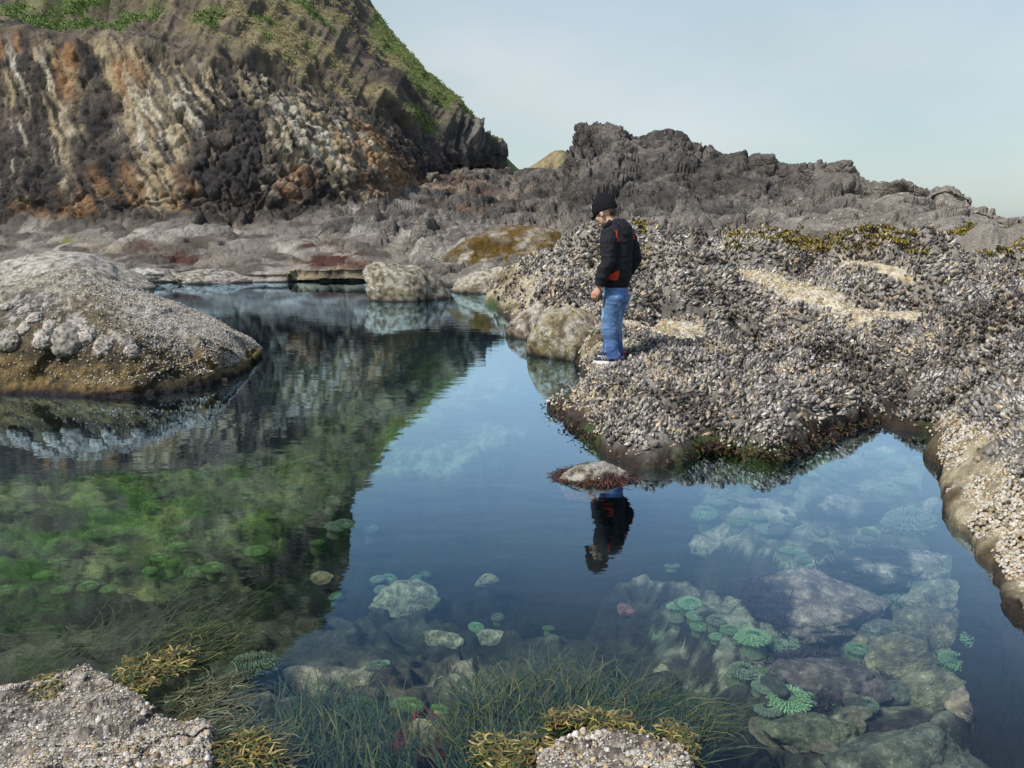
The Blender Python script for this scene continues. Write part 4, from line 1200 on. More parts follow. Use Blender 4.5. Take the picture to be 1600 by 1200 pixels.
def build_fore(label, cols, edge, heights, seed, nbig, nsmall, kinds):
    zt, zn = heights
    def z_at(x, y, z):
        return (x, y, gz(x, y, z)[1])
    rows = [[under(x, 0.55, -0.5) for x in cols], [under(x, 0.75, zn) for x in cols], [z_at(x, 1290, zn) for x in cols], [z_at(x, max(e + 45, 1190), zt * 1.1) for x, e in zip(cols, edge)],
            [z_at(x, e + 14, zt * 0.75) for x, e in zip(cols, edge)], [z_at(x, e, 0.0) for x, e in zip(cols, edge)], [under(x, gz(x, e, 0)[1] + 0.10, -0.5) for x, e in zip(cols, edge)]]
    nv, nu = 150, 240
    P, ch, N = patch(rows, nv, nu)
    p = P.reshape(-1, 3).copy(); n = N.reshape(-1, 3)
    n[n[:, 2] < 0] *= -1
    med = fbm(p * 5, 5, seed); b1, c1 = blocky(p * 6, seed + 5, 1.0)
    endf = np.tile(np.minimum(1, 5 * np.minimum(np.linspace(0, 1, nu), 1 - np.linspace(0, 1, nu))), nv)
    p[:, 2] -= (1 - endf) * 0.25
    p += n * (0.022 * med + 0.016 * b1 + 0.012 * fbm(p * 26, 4, seed + 3))[:, None]
    spk = fbm(p * 60, 3, seed + 7)
    c = np.tile(np.array((0.15, 0.125, 0.105)), (len(p), 1))
    c = mixc(c, (0.27, 0.235, 0.20), sstep(-0.1, 0.3, med))
    c = mixc(c, (0.52, 0.47, 0.40), sstep(0.1, 0.35, spk) * 0.6)
    c = mixc(c, (0.07, 0.058, 0.05), sstep(0.15, 0.4, -spk) * 0.8)
    c = mixc(c, (0.05, 0.035, 0.02), sstep(0.05, 0.0, p[:, 2]))
    o = link('shore_rock', mesh_from('shore_rock', p, grid_faces(nv, nu), c, True, M_fore))
    tag(o, label, 'rock')
    r = np.random.default_rng(seed)
    u, v, d = in_frame(p)
    ok = (p[:, 2] > 0.03) & (u > -40) & (u < 1640) & (v < 1215) & (endf > 0.5)
    cl = sstep(0.0, 0.25, fbm(p * 9, 3, seed + 11)) ** 2 + 0.15
    w = np.where(ok, cl, 0); w /= w.sum()
    i = r.choice(len(p), nbig + nsmall, p=w)
    S = np.concatenate((r.uniform(0.005, 0.012, nbig), r.uniform(0.0015, 0.0045, nsmall)))
    E = align_euler(n[i] + r.normal(size=(len(i), 3)) * 0.25, 0)
    Q = p[i] + n[i] * 0.002
    for k in range(nbig):
        mus = r.random() < kinds
        me = MUSSELS[r.choice(6)] if mus else BARNS[r.choice(4, p=[.35, .3, .2, .15])]
        b = bpy.data.objects.new('mussel' if mus else 'barnacle', me)
        COL.objects.link(b); b.parent = o; b.location = Q[k]
        s = S[k] * (2.6 if mus else 1)
        b.scale = (s, s, s * (1.0 if mus else r.uniform(0.8, 1.4))); b.rotation_euler = E[k]
        if mus: b.rotation_euler.y += 0.9
    q = gn_scatter('barnacle_crust', Q[nbig:], E[nbig:], np.repeat(S[nbig:, None], 3, 1), BARNS, r.choice(4, nsmall, p=[.4, .2, .3, .1]), o)
    tag(q, 'fine barnacle crust', None, None, 'stuff')
    return o

build_fore('barnacle crusted rock at the lower left corner of the pool', [-330, -160, -20, 60, 130, 195, 250, 315, 350, 372], [1120, 1108, 1097, 1078, 1062, 1088, 1128, 1152, 1175, 1210], (0.075, 0.14), 1001, 240, 7000, 0.12)
build_fore('low white shelled rock at the bottom centre behind golden weed', [790, 830, 870, 930, 1000, 1050, 1095, 1130], [1215, 1196, 1172, 1160, 1163, 1172, 1196, 1220], (0.075, 0.10), 1021, 150, 1600, 0.45)

# small weedy rock awash in front of the child
awash = gz(930, 748, 0.0)
me = rock_mesh('rock', (0.22, 0.17, 0.12), 1031, lambda P, p, s: mixc(col_barnacled(P, p, s, base=(0.17, 0.13, 0.085), top=(0.40, 0.36, 0.29)), (0.20, 0.07, 0.06), sstep(0.0, -0.25, p[:, 2]) * 0.7), M_boulder, sub=5, rough=0.16, cuts=3)
aw = link('rock', me, None, (awash[0], awash[1] + 0.04, -0.035))
tag(aw, 'small rock awash with dark red weed in front of the child', 'rock')

# ------------------------------------------------------------------ sunken stones and anemones
def on_floor(pts):
    pts = np.asarray(pts, dtype=float)
    z = np.full(len(pts), -0.5)
    for _ in range(8):
        q = np.array([gz(a, b, c) for (a, b), c in zip(pts[:, :2], z)])
        z = 0.5 * z + 0.5 * np.clip(floor_height(q[:, 0], q[:, 1]), -1.3, -0.05)
    return np.array([gz(a, b, c) for (a, b), c in zip(pts[:, :2], z)])

def col_sunk(base, top, weed):
    def f(P, p, s):
        n = fbm(P * 6, 4, s + 31); n2 = fbm(P * 30, 3, s + 33)
        c = np.tile(np.array(base), (len(P), 1))
        c = mixc(c, top, sstep(-0.1, 0.4, n))
        c = mixc(c, np.array(top) * 1.5, sstep(0.05, 0.3, n2) * 0.6)
        if weed is not None:
            c = mixc(c, weed, sstep(-0.22, 0.10, fbm(P * 5.5, 5, s + 37) - 0.35 * p[:, 2] + 0.10) * 0.97)
        return c
    return f

PURPLE = (0.028, 0.016, 0.020)
STONES = [  # place, half width and half height in the photograph, flatness, look
    (1240, 915, 128, 78, .30, (0.20, 0.15, 0.13), (0.40, 0.33, 0.27), PURPLE, 'big sunken rock with pinkish top and a skirt of dark purple weed'),
    (1385, 890, 112, 44, .30, (0.24, 0.22, 0.18), (0.42, 0.38, 0.31), PURPLE, 'long sunken rock with a pale crest line among dark weed'),
    (1405, 1035, 56, 46, .75, (0.18, 0.16, 0.10), (0.30, 0.27, 0.16), None, 'rounded olive tan stone on the pool floor right of the dark weed'),
    (1425, 1165, 118, 80, .35, (0.13, 0.135, 0.105), (0.20, 0.20, 0.15), None, 'large flat grey green slab under water at the lower right'),
    (1445, 985, 70, 38, .5, (0.17, 0.16, 0.11), (0.28, 0.25, 0.16), None, 'angular tan rock just behind the rounded olive stone'),
    (1378, 980, 34, 25, .4, (0.13, 0.15, 0.13), (0.17, 0.18, 0.15), None, 'smooth grey flat pebble beside the angular tan rock'),
    (1345, 985, 22, 34, .6, (0.20, 0.16, 0.10), (0.31, 0.26, 0.16), None, 'upright brown stone left of the smooth grey pebble'),
    (1465, 1085, 58, 22, .5, (0.22, 0.20, 0.12), (0.33, 0.30, 0.19), None, 'long yellowish stone pointing at the flat grey slab'),
    (1400, 1085, 40, 22, .5, (0.11, 0.12, 0.10), (0.17, 0.17, 0.13), None, 'dull grey stone left of the long yellowish one'),
    (1545, 1095, 64, 66, .5, (0.22, 0.15, 0.11), (0.40, 0.30, 0.21), PURPLE, 'pinkish brown rock with weed streaks under the right wall'),
    (1265, 1140, 70, 40, .4, (0.14, 0.15, 0.10), (0.22, 0.22, 0.14), None, 'mossy rock left of the flat grey slab'),
    (1290, 1045, 90, 60, .3, (0.10, 0.08, 0.08), (0.20, 0.16, 0.14), PURPLE, 'dark weed covered hump left of the rounded olive stone'),
    (1475, 935, 62, 20, .4, (0.20, 0.21, 0.15), (0.33, 0.32, 0.23), None, 'pale ledge stone carrying anemones near the right wall'),
    (1190, 800, 56, 18, .35, (0.30, 0.29, 0.22), (0.45, 0.42, 0.32), None, 'pale slab lying in the far shallow corner of the pool'),
    (1320, 795, 62, 20, .35, (0.22, 0.21, 0.17), (0.34, 0.32, 0.25), PURPLE, 'speckled slab right of the pale one in the far shallows'),
    (1110, 850, 40, 22, .4, (0.26, 0.25, 0.19), (0.38, 0.36, 0.27), None, 'tan stone above the upper left end of the big sunken rock'),
    (632, 935, 56, 36, .4, (0.27, 0.24, 0.16), (0.46, 0.42, 0.30), None, 'gravelly tan rock in the middle of the deep part'),
    (690, 1000, 34, 10, .4, (0.25, 0.22, 0.14), (0.42, 0.38, 0.27), None, 'thin tan ledge below the gravelly rock'),
    (765, 998, 32, 10, .4, (0.25, 0.22, 0.14), (0.42, 0.38, 0.27), None, 'thin tan ledge right of its twin in the deep part'),
    (478, 1062, 52, 34, .45, (0.27, 0.22, 0.14), (0.45, 0.38, 0.25), None, 'pale gold rock beside the dome anemone at lower left'),
    (560, 1062, 32, 20, .45, (0.24, 0.21, 0.13), (0.38, 0.34, 0.23), None, 'small tan rock right of the pale gold one'),
    (505, 931, 18, 8, .5, (0.40, 0.28, 0.18), (0.52, 0.38, 0.27), None, 'small salmon coloured stone near the cliff reflection edge'),
    (760, 916, 20, 8, .5, (0.33, 0.28, 0.19), (0.48, 0.42, 0.3), None, 'small tan stone under the middle of the sky reflection'),
    (1036, 1046, 14, 18, .6, (0.36, 0.30, 0.18), (0.5, 0.43, 0.29), None, 'lone tan stone at the tip of the sea grass'),
    (980, 950, 18, 14, .5, (0.16, 0.07, 0.07), (0.26, 0.13, 0.12), None, 'dark pink stone below the reflected head of the child'),
    (650, 1150, 70, 40, .35, (0.22, 0.18, 0.12), (0.38, 0.32, 0.21), (0.12, 0.03, 0.025), 'broad tan rock with red weed between the grass beds'),
]
WEEDY = []
SF = on_floor([(a, b + c * 0 + d * 0.5) for a, b, c, d, *_ in STONES])
for k, (st, f) in enumerate(zip(STONES, SF)):
    px, py, hw, hh, flt, base, top, weed, label = st
    d = math.hypot(f[1], CAM_H - f[2])
    rx = hw / FPX * d
    dep = math.atan2(CAM_H - f[2], f[1])
    rz_ = max(rx * flt, 0.02)
    ry = max((hh / FPX * d - rz_ * math.cos(dep)) / math.sin(dep), rx * 0.35)
    me = rock_mesh('sunken_rock', (rx, ry, rz_ * 1.25), 1100 + k * 7, col_sunk(base, top, weed), M_sunk, sub=5 if hw > 60 else 4, rough=0.14, cuts=5, fine=0.07)
    o = link('sunken_rock', me, None, (f[0], f[1], max(f[2], -0.9) + rz_ * 0.35))
    o.rotation_euler = (0, 0, random.uniform(-.3, .3) if hw < 60 else 0)
    tag(o, label, 'rock', 'rocks under the pool water')
    if weed is not None:
        vv = np.array([v.co[:] for v in me.vertices]); cc_ = np.zeros(len(vv) * 4, dtype=np.float32); me.color_attributes['Col'].data.foreach_get('color', cc_)
        dk = np.where((cc_.reshape(-1, 4)[:, :3].sum(1) < 0.16) & (vv[:, 2] > -0.02))[0]
        if len(dk) > 20:
            WEEDY.append((o, vv[np.random.default_rng(k).choice(dk, min(900, len(dk) * 2))], weed, rx))

# small cobbles strewn on the right-hand shelf of the floor
cob = [rock_mesh('cobble', (1, .8, .5), 1300 + i * 5, col_sunk(b, t, None), M_sunk, sub=3, rough=0.12, cuts=4, freq=1.2) for i, (b, t) in enumerate([((0.2, 0.19, 0.13), (0.33, 0.30, 0.21)), ((0.12, 0.13, 0.11), (0.18, 0.19, 0.15)), ((0.27, 0.22, 0.15), (0.42, 0.36, 0.26))])]
CPX = [(1080 + random.random() * 370, 700 + random.random() * 150) for _ in range(42)] + [(1330 + random.random() * 240, 900 + random.random() * 250) for _ in range(44)] + [(1180 + random.random() * 160, 1050 + random.random() * 130) for _ in range(16)]
for k, f in enumerate(on_floor(CPX)):
    o = bpy.data.objects.new('cobble', cob[k % 3]); COL.objects.link(o)
    s = random.uniform(0.03, 0.075)
    o.scale = (s, s * random.uniform(.7, 1.1), s * random.uniform(.6, 1)); o.location = (f[0], f[1], f[2] + 0.01)
    o.rotation_euler = (random.uniform(-.3, .3), random.uniform(-.3, .3), random.uniform(0, 6))
    far = f[1] > 3.6
    tag(o, 'small %s cobble in the far shallow corner of the pool' % ('olive', 'grey', 'tan')[k % 3] if far else 'small %s cobble among the stones at the lower right' % ('olive', 'grey', 'tan')[k % 3], 'cobble', 'cobbles in the far shallows' if far else 'cobbles at the lower right')

M_anem = mat_plain('anemone_green', (0, 0, 0), rough=0.55, noise=30, vary=0.3, bump=0.3, dist=0.004, use_col=True, rand=0.22)

def anemone_meshes(disc, tent, colm, seed):
    r = np.random.default_rng(seed)
    # column
    k = 18
    V, F, C = [], [], []
    prof = [(0.78, -0.7), (0.68, -0.25), (0.70, -0.02), (0.74, 0.10)]
    for rad, z in prof:
        for j in range(k):
            a = 2 * math.pi * j / k
            V.append((rad * math.cos(a), rad * math.sin(a), z)); C.append(np.array(colm) * r.uniform(.8, 1.2))
    for i in range(len(prof) - 1):
        for j in range(k):
            a, b = i * k + j, i * k + (j + 1) % k
            F.append((a, b, b + k, a + k))
    m_col = mesh_from('column', V, F, C, True, M_anem)
    # oral disc: shallow dish with a mouth
    V, F, C = [], [], []
    prof = [(0.76, 0.10), (0.60, 0.22), (0.36, 0.20), (0.14, 0.12), (0.04, 0.03)]
    for i, (rad, z) in enumerate(prof):
        for j in range(k):
            a = 2 * math.pi * j / k
            V.append((rad * math.cos(a), rad * math.sin(a), z + r.uniform(-.015, .015)))
            C.append(np.array(disc) * (0.45 if i == 4 else 0.8 if i > 1 else 1.0) * r.uniform(.9, 1.1))
    for i in range(len(prof) - 1):
        for j in range(k):
            a, b = i * k + j, i * k + (j + 1) % k
            F.append((a, b, b + k, a + k))
    F.append(tuple(range(4 * k, 5 * k)))
    m_disc = mesh_from('oral_disc', V, F, C, True, M_anem)
    # tentacles: three rings of tapering fingers that splay out
    V, F, C = [], [], []
    for ring, (r0, n, ln, up) in enumerate(((0.34, 30, 0.18, 1.5), (0.46, 42, 0.20, 1.3), (0.58, 56, 0.22, 1.0), (0.68, 66, 0.24, 0.5), (0.75, 70, 0.24, -0.1), (0.75, 50, 0.20, -0.8))):
        for q in range(n):
            a = 2 * math.pi * (q + 0.5 * (ring % 2)) / n + r.uniform(-.07, .07)
            L = ln * r.uniform(.75, 1.15)
            d = np.array((math.cos(a), math.sin(a), 0)); sd_ = np.array((-math.sin(a), math.cos(a), 0)); u = np.array((0, 0, 1.0))
            b0 = len(V)
            for t, w in ((0, .026), (.55, .024), (1, .014)):
                ctr = d * (r0 + L * t) + u * (0.16 + up * L * math.sin(t * 2.4) * 0.9) + sd_ * r.uniform(-.05, .05) * t
                for m in range(3):
                    an = 2 * math.pi * m / 3 + 0.5
                    V.append(ctr + sd_ * w * math.cos(an) + u * w * math.sin(an))
                    C.append(np.array(tent) * (0.78 + 0.3 * t) * r.uniform(.85, 1.1))
            for i in range(2):
                for m in range(3):
                    a1, b1 = b0 + i * 3 + m, b0 + i * 3 + (m + 1) % 3
                    F.append((a1, b1, b1 + 3, a1 + 3))
    m_ten = mesh_from('tentacles', V, F, C, True, M_anem)
    return m_col, m_disc, m_ten

AN = [anemone_meshes((0.15, 0.25, 0.13), (0.25, 0.40, 0.22), (0.09, 0.12, 0.06), 1), anemone_meshes((0.15, 0.23, 0.07), (0.21, 0.31, 0.10), (0.08, 0.11, 0.035), 2), anemone_meshes((0.17, 0.22, 0.15), (0.24, 0.30, 0.21), (0.10, 0.12, 0.07), 3)]

def anemone(f, rad, kind, label, group):
    e = empty('sea_anemone', (f[0], f[1], f[2] + rad * 0.28), random.uniform(0, 6))
    e.scale = (rad / 1.0, rad / 1.0, rad / 1.0 * random.uniform(.7, 1.7))
    e.rotation_euler = (random.uniform(-.12, .2), random.uniform(-.15, .15), random.uniform(0, 6))
    for nm, me in zip(('column', 'oral_disc', 'tentacles'), AN[kind]):
        o = bpy.data.objects.new(nm, me); COL.objects.link(o); o.parent = e
    tag(e, label, 'anemone', group)

AR = [(1175, 1008, 24, 0, 'bright green anemone at the lower corner of the big weedy sunken rock'), (1322, 942, 20, 0, 'round green anemone right of the big weedy sunken rock'), (1318, 978, 24, 0, 'lobed green anemone just below the round one'),
      (1490, 1048, 22, 0, 'green anemone alone between round stone and right wall'), (1535, 1022, 28, 0, 'double lobed pale green anemone above the lone one near right wall'), (1590, 1165, 40, 0, 'large pale green anemone in the lower right corner'), (1548, 1140, 16, 0, 'small green anemone left of the large corner one'),
      (1222, 1018, 22, 2, 'dull green anemone right of the brightest one'), (1098, 812, 20, 0, 'flat round anemone right of the reflected child'), (1025, 912, 14, 0, 'small green anemone at the head of the diagonal row'), (1362, 938, 12, 1, 'small yellow green anemone at the edge of the pale ledge stone'),
      (1400, 938, 24, 2, 'wide dull anemone on the left end of the pale ledge stone'), (1445, 922, 30, 2, 'broad pale anemone on the pale ledge stone'), (1462, 938, 20, 0, 'ringed anemone on the right end of the pale ledge stone'),
      (857, 986, 8, 1, 'tiny bright green anemone alone in the dark deep part'), (398, 1062, 34, 2, 'dome anemone with fringed rim beside the pale gold rock'), (1420, 835, 34, 2, 'wide faint anemone in the far right shallows'), (1228, 1105, 30, 0, 'tall green anemone above the mossy rock'), (225, 1098, 8, 1, 'tiny round anemone stuck beside the lower left shore rock')]
ROW = [(1045, 938), (1062, 955), (1058, 972), (1085, 968), (1092, 985), (1118, 978), (1120, 1000), (1140, 992), (1150, 1008), (1078, 950)]
TOPR = [(1235, 868), (1255, 882), (1272, 895), (1285, 912), (1300, 925), (1250, 872), (1285, 915)]
FARA = [(1245, 735), (1275, 738), (1315, 738), (1260, 748), (1155, 745), (1165, 762), (1225, 728), (1290, 725), (1120, 790), (1180, 815), (1350, 850), (1370, 720), (1395, 735), (1410, 760), (1200, 835)]
MIDA = [(590, 910), (607, 912), (596, 926), (650, 908), (664, 902), (744, 985), (778, 970), (525, 938), (590, 1048), (602, 1058), (588, 1060), (600, 1040)]
LOWA = [(540, 1112), (570, 1120), (625, 1105), (640, 1112), (455, 1118), (680, 1125), (1200, 1118), (1182, 1062), (1190, 1080), (1240, 1125), (1160, 1062), (1210, 1145)]
RSH = []
rq = random.Random(9)
while len(RSH) < 30:
    x, y = rq.uniform(1030, 1490), rq.uniform(740, 1130)
    if y > 900 + (x - 1000) * 1.0 or (1130 < x < 1350 and 850 < y < 990): continue
    if all((x - a) ** 2 + ((y - b) * 1.5) ** 2 > 34 ** 2 for a, b in RSH): RSH.append((x, y))
sand_a = [(520, 790), (545, 810), (560, 815), (540, 825), (595, 800), (575, 835), (525, 830)]
LEFT = []
rl = random.Random(5)
while len(LEFT) < 52:
    x, y = rl.uniform(-10, 520), rl.uniform(690, 945)
    if y > 960 - x * 0.14 or (x > 430 and y < 760): continue
    if all(((x - a) / 1.6) ** 2 + (y - b) ** 2 > 15 ** 2 for a, b in LEFT): LEFT.append((x, y))
sets = [(ROW, 17, [0, 0, 2], 'green anemone in the diagonal row along the big weedy sunken rock', 'anemones in the diagonal row'), (TOPR, 17, [0, 2], 'green anemone in the chain along the upper right of the big sunken rock', 'anemones in the upper chain'),
        (FARA, 20, [2, 0], '%s anemone in the far shallow corner', 'anemones in the far shallows'), (MIDA, 12, [2, 0], 'small %s anemone on tan rocks in the middle deep part', 'anemones on the middle rocks'), (LOWA, 20, [2, 1], '%s anemone on the near bottom by the grass beds', 'anemones near the grass'),
        (RSH, 17, [2, 0, 2, 1], 'lone %s anemone between stones of the right hand shelf', 'anemones scattered on the right shelf'), (sand_a, 15, [2], 'pale anemone on the sand at the cliff reflection edge', 'anemones on the sand'), (LEFT, 15, [1], None, 'anemones of the left bed')]
allp = [(a, b) for a, b, *_ in AR] + [p for st in sets for p in st[0]]
AF = on_floor(allp)
k = 0
for (px, py, hw, kind, label) in AR:
    f = AF[k]; k += 1
    if hw == 8 and px == 225: f = gz(px, py, -0.01)
    anemone(f, 1.2 * hw / FPX * math.hypot(f[1], CAM_H - f[2]), kind, label, None)
for pts, hw, kinds, label, group in sets:
    for j, _ in enumerate(pts):
        f = AF[k]; k += 1
        lab = label or ('green anemone of the left bed ' + ('nearest the wedge boulder' if pts[j][1] < 760 and pts[j][0] < 330 else 'close to the edge of the cliff reflection' if pts[j][0] > 390 else 'in its front row by the dark patch' if pts[j][1] > 880 else 'at the left border of the picture' if pts[j][0] < 110 else 'in the middle of the bed'))
        if '%s' in lab: lab = lab % ('bright green', 'yellow green', 'dull pale green')[kinds[j % len(kinds)]]
        anemone(f, hw * random.uniform(.75, 1.25) / FPX * math.hypot(f[1], CAM_H - f[2]), kinds[j % len(kinds)], lab, group)

# ------------------------------------------------------------------ seaweed and sea grass
M_grass = mat_plain('sea_grass_blade', (0, 0, 0), rough=0.22, noise=20, vary=0.25, bump=0, spec=0.5, use_col=True)
M_weed = mat_plain('rock_weed', (0, 0, 0), rough=0.5, noise=20, vary=0.3, bump=0, spec=0.4, use_col=True)

def strands(name, roots, dirs, length, width, colors, seed, rise=0.0, curl=0.5, droop=0.0, segs=7, parent=None, mat=None, floatz=None, lift=0.0):
    """many ribbon blades as one mesh; each blade follows its direction, curling sideways"""
    r = np.random.default_rng(seed)
    n = len(roots)
    roots = np.asarray(roots, dtype=float)
    ang = np.asarray(dirs, dtype=float) + r.normal(size=n) * 0.28
    L = length * r.uniform(0.55, 1.25, n)
    W = width * r.uniform(0.7, 1.3, n)
    cv = r.normal(size=n) * curl
    V = np.zeros((n, segs + 1, 2, 3)); C = np.zeros((n, segs + 1, 2, 3))
    pos = roots.copy(); a = ang.copy()
    cols = np.array(colors)
    cc = cols[r.choice(len(cols), n)] * r.uniform(.7, 1.3, n)[:, None]
    up = rise * r.uniform(.5, 1.5, n)
    for i in range(segs + 1):
        t = i / segs
        w = W * (1 - 0.75 * t ** 2) * 0.5
        sx, sy = -np.sin(a), np.cos(a)
        tw = 0.4 * np.sin(t * 5 + cv * 9)
        for m, sg in ((0, -1), (1, 1)):
            V[:, i, m, 0] = pos[:, 0] + sg * w * sx
            V[:, i, m, 1] = pos[:, 1] + sg * w * sy
            V[:, i, m, 2] = pos[:, 2] + sg * w * tw
            C[:, i, m] = cc * (0.8 + 0.5 * t)
        st = L / segs
        pos[:, 0] += np.cos(a) * st; pos[:, 1] += np.sin(a) * st
        pos[:, 2] += (up - droop * t) * st
        if floatz is not None:
            pos[:, 2] = np.minimum(pos[:, 2], floatz + 0.006 * r.normal(size=n))
        a = a + cv / segs
    idx = np.arange(n * (segs + 1) * 2).reshape(n, segs + 1, 2)
    F = np.stack((idx[:, :-1, 0], idx[:, :-1, 1], idx[:, 1:, 1], idx[:, 1:, 0]), -1).reshape(-1, 4)
    o = link(name, mesh_from(name, V.reshape(-1, 3), F, C.reshape(-1, 3), True, mat or M_grass), parent)
    return o

def px_roots(poly, n, seed, z=0.0, patchy=0):
    """random points inside a patch of the photograph, put down at height z"""
    r = np.random.default_rng(seed)
    poly = np.array(poly, dtype=float)
    out = []
    lo, hi = poly.min(0), poly.max(0)
    while len(out) < n * 2.5:
        q = lo + (hi - lo) * r.random((n * 2, 2))
        s = poly_sd(q, poly) > 0
        out += list(q[s])
    out = np.array(out[:n * 2] if False else out)
    if patchy:
        out = out[fbm(np.concatenate((out * 0.03, out[:, :1] * 0), 1), 3, seed + 50) > patchy - 1]
    out = out[np.arange(n) % len(out)]
    zz = z if np.ndim(z) else np.full(n, z)
    return np.array([gz(a, b, c) for (a, b), c in zip(out, zz)])

GRASS = [(0.040, 0.062, 0.022), (0.024, 0.046, 0.022), (0.060, 0.078, 0.026), (0.022, 0.036, 0.026), (0.10, 0.10, 0.045)]
GOLD = [(0.26, 0.21, 0.055), (0.17, 0.17, 0.045), (0.13, 0.10, 0.032), (0.32, 0.25, 0.09), (0.07, 0.065, 0.02), (0.10, 0.085, 0.03), (0.16, 0.10, 0.04)]
DARKW = [(0.035, 0.018, 0.012), (0.06, 0.028, 0.016), (0.025, 0.016, 0.012), (0.08, 0.045, 0.02)]
rr_ = np.random.default_rng(3)
def stuff(o, label, cat):
    return tag(o, label, cat, None, 'stuff')
n = 600
ro = px_roots([(430, 1110), (520, 1090), (600, 1120), (690, 1170), (640, 1230), (470, 1230), (400, 1190)], n, 1, rr_.uniform(-.16, -.03, n))
stuff(strands('sea_grass', ro, np.full(n, 1.75), 0.17, 0.0036, GRASS, 11, rise=0.25, curl=0.9, floatz=-0.004), 'dark green sea grass bed at the bottom left of centre', 'sea grass')
n = 1500
ro = px_roots([(700, 1140), (760, 1085), (850, 1072), (960, 1085), (1060, 1110), (1110, 1150), (1090, 1200), (900, 1180), (760, 1230), (690, 1215)], n, 2, rr_.uniform(-.10, .0, n))
u, v, d = in_frame(ro)
stuff(strands('sea_grass', ro, np.interp(u, [700, 850, 1000, 1110], [1.9, 1.4, 0.75, 0.5]), 0.20, 0.0034, GRASS, 12, rise=0.22, curl=1.1, floatz=0.003), 'long dark sea grass swept to the right at the bottom centre', 'sea grass')
n = 2200
ro = px_roots([(715, 1195), (760, 1150), (840, 1118), (930, 1112), (1020, 1122), (1085, 1150), (1095, 1205), (1060, 1180), (940, 1150), (860, 1172), (800, 1215)], n, 3, rr_.uniform(0, .04, n), 0.98)
stuff(strands('golden_weed', ro, rr_.uniform(0.0, 6.3, n), 0.050, 0.0060, GOLD + GRASS[:2], 13, rise=0.20, curl=3.2, droop=0.5), 'golden brown weed fringing the bottom centre rock', 'seaweed')
n = 800
ro = px_roots([(170, 1075), (185, 1035), (240, 1018), (300, 1015), (290, 1050), (235, 1075), (210, 1092)], n, 4, rr_.uniform(0, .05, n), 0.95)
stuff(strands('golden_weed', ro, rr_.uniform(0.2, 2.9, n), 0.05, 0.0055, GOLD + GRASS[:2], 14, rise=0.2, curl=2.2, droop=0.5), 'golden weed tuft behind the lower left rock', 'seaweed')
n = 500
ro = px_roots([(-20, 1115), (-20, 1085), (60, 1060), (110, 1050), (130, 1062), (60, 1082)], n, 5, rr_.uniform(0, .04, n))
stuff(strands('golden_weed', ro, rr_.uniform(0.5, 2.9, n), 0.05, 0.0055, GOLD + GRASS[:2], 15, rise=0.15, curl=2.0, droop=0.5), 'olive weed along the left rim of the lower left rock', 'seaweed')
n = 900
ro = px_roots([(185, 1035), (230, 1000), (320, 985), (375, 990), (350, 1030), (300, 1045), (270, 1060)], n, 6, rr_.uniform(-.06, .0, n))
stuff(strands('sea_grass', ro, np.full(n, 0.75), 0.11, 0.0045, [(0.030, 0.040, 0.012), (0.020, 0.030, 0.012), (0.05, 0.05, 0.018), (0.09, 0.08, 0.03)], 16, rise=0.15, curl=1.4, floatz=0.010), 'sea grass blades breaking the surface above the golden tuft', 'sea grass')
n = 1000
ro = px_roots([(230, 1105), (300, 1060), (360, 1075), (340, 1130), (400, 1160), (420, 1215), (340, 1215), (320, 1160)], n, 7, rr_.uniform(-.04, .01, n))
stuff(strands('sea_grass', ro, np.full(n, 0.5), 0.13, 0.0048, [(0.09, 0.10, 0.045), (0.16, 0.15, 0.09), (0.05, 0.065, 0.03), (0.10, 0.08, 0.045)], 17, rise=0.1, curl=1.4, floatz=0.004), 'pale tangled weed floating right of the lower left rock', 'sea grass')
n = 500
ro = px_roots([(340, 1160), (400, 1140), (430, 1175), (440, 1215), (330, 1215)], n, 8, rr_.uniform(0, .04, n))
stuff(strands('golden_weed', ro, rr_.uniform(0, 3, n), 0.05, 0.0055, GOLD + GRASS[:2], 18, rise=0.15, curl=2.0, droop=0.5), 'golden weed tuft at the lower right of the left rock', 'seaweed')
n = 900
ro = px_roots([(-20, 1108), (60, 1070), (130, 1052), (200, 1080), (260, 1118), (330, 1145), (372, 1205), (345, 1215), (310, 1168), (245, 1140), (190, 1104), (130, 1078), (60, 1096), (-20, 1124)], n, 31, rr_.uniform(.01, .05, n), 0.98)
stuff(strands('golden_weed', ro, rr_.uniform(0, 6.3, n), 0.045, 0.0048, GOLD + GRASS[:3], 31, rise=0.25, curl=2.8, droop=0.7), 'ragged golden green weed along the upper rim of the lower left rock', 'seaweed')
n = 150
ro = px_roots([(-20, 1060), (90, 1010), (250, 960), (370, 950), (360, 985), (180, 1020), (60, 1060)], n, 9, rr_.uniform(-.12, -.02, n))
stuff(strands('sea_grass', ro, np.full(n, 0.9), 0.22, 0.0045, [(0.03, 0.035, 0.012), (0.05, 0.05, 0.02)], 19, rise=0.3, curl=1.0, floatz=0.004), 'sparse dark weed drifting in the black water at lower left', 'seaweed')
n = 90
ro = px_roots([(600, 1145), (690, 1120), (720, 1150), (640, 1185)], n, 10, rr_.uniform(-.18, -.10, n))
stuff(strands('red_weed', ro, rr_.uniform(0, 6, n), 0.07, 0.014, [(0.16, 0.03, 0.02), (0.11, 0.025, 0.02)], 20, rise=0.3, curl=1.0), 'rust red weed between the two grass beds', 'seaweed')
for j, (o_, pts_, wc, rx_) in enumerate(WEEDY):
    w_ = strands('weed_fringe', pts_, np.random.default_rng(j).uniform(0, 6.3, len(pts_)), min(0.05, rx_ * 0.3), 0.005, [np.array(wc) * 1.3, np.array(wc) * 2.2, np.array(wc) * 0.8], 40 + j, rise=0.7, curl=1.5, droop=0.9, segs=4, parent=o_)
    tag(w_, None, None, None, 'stuff')
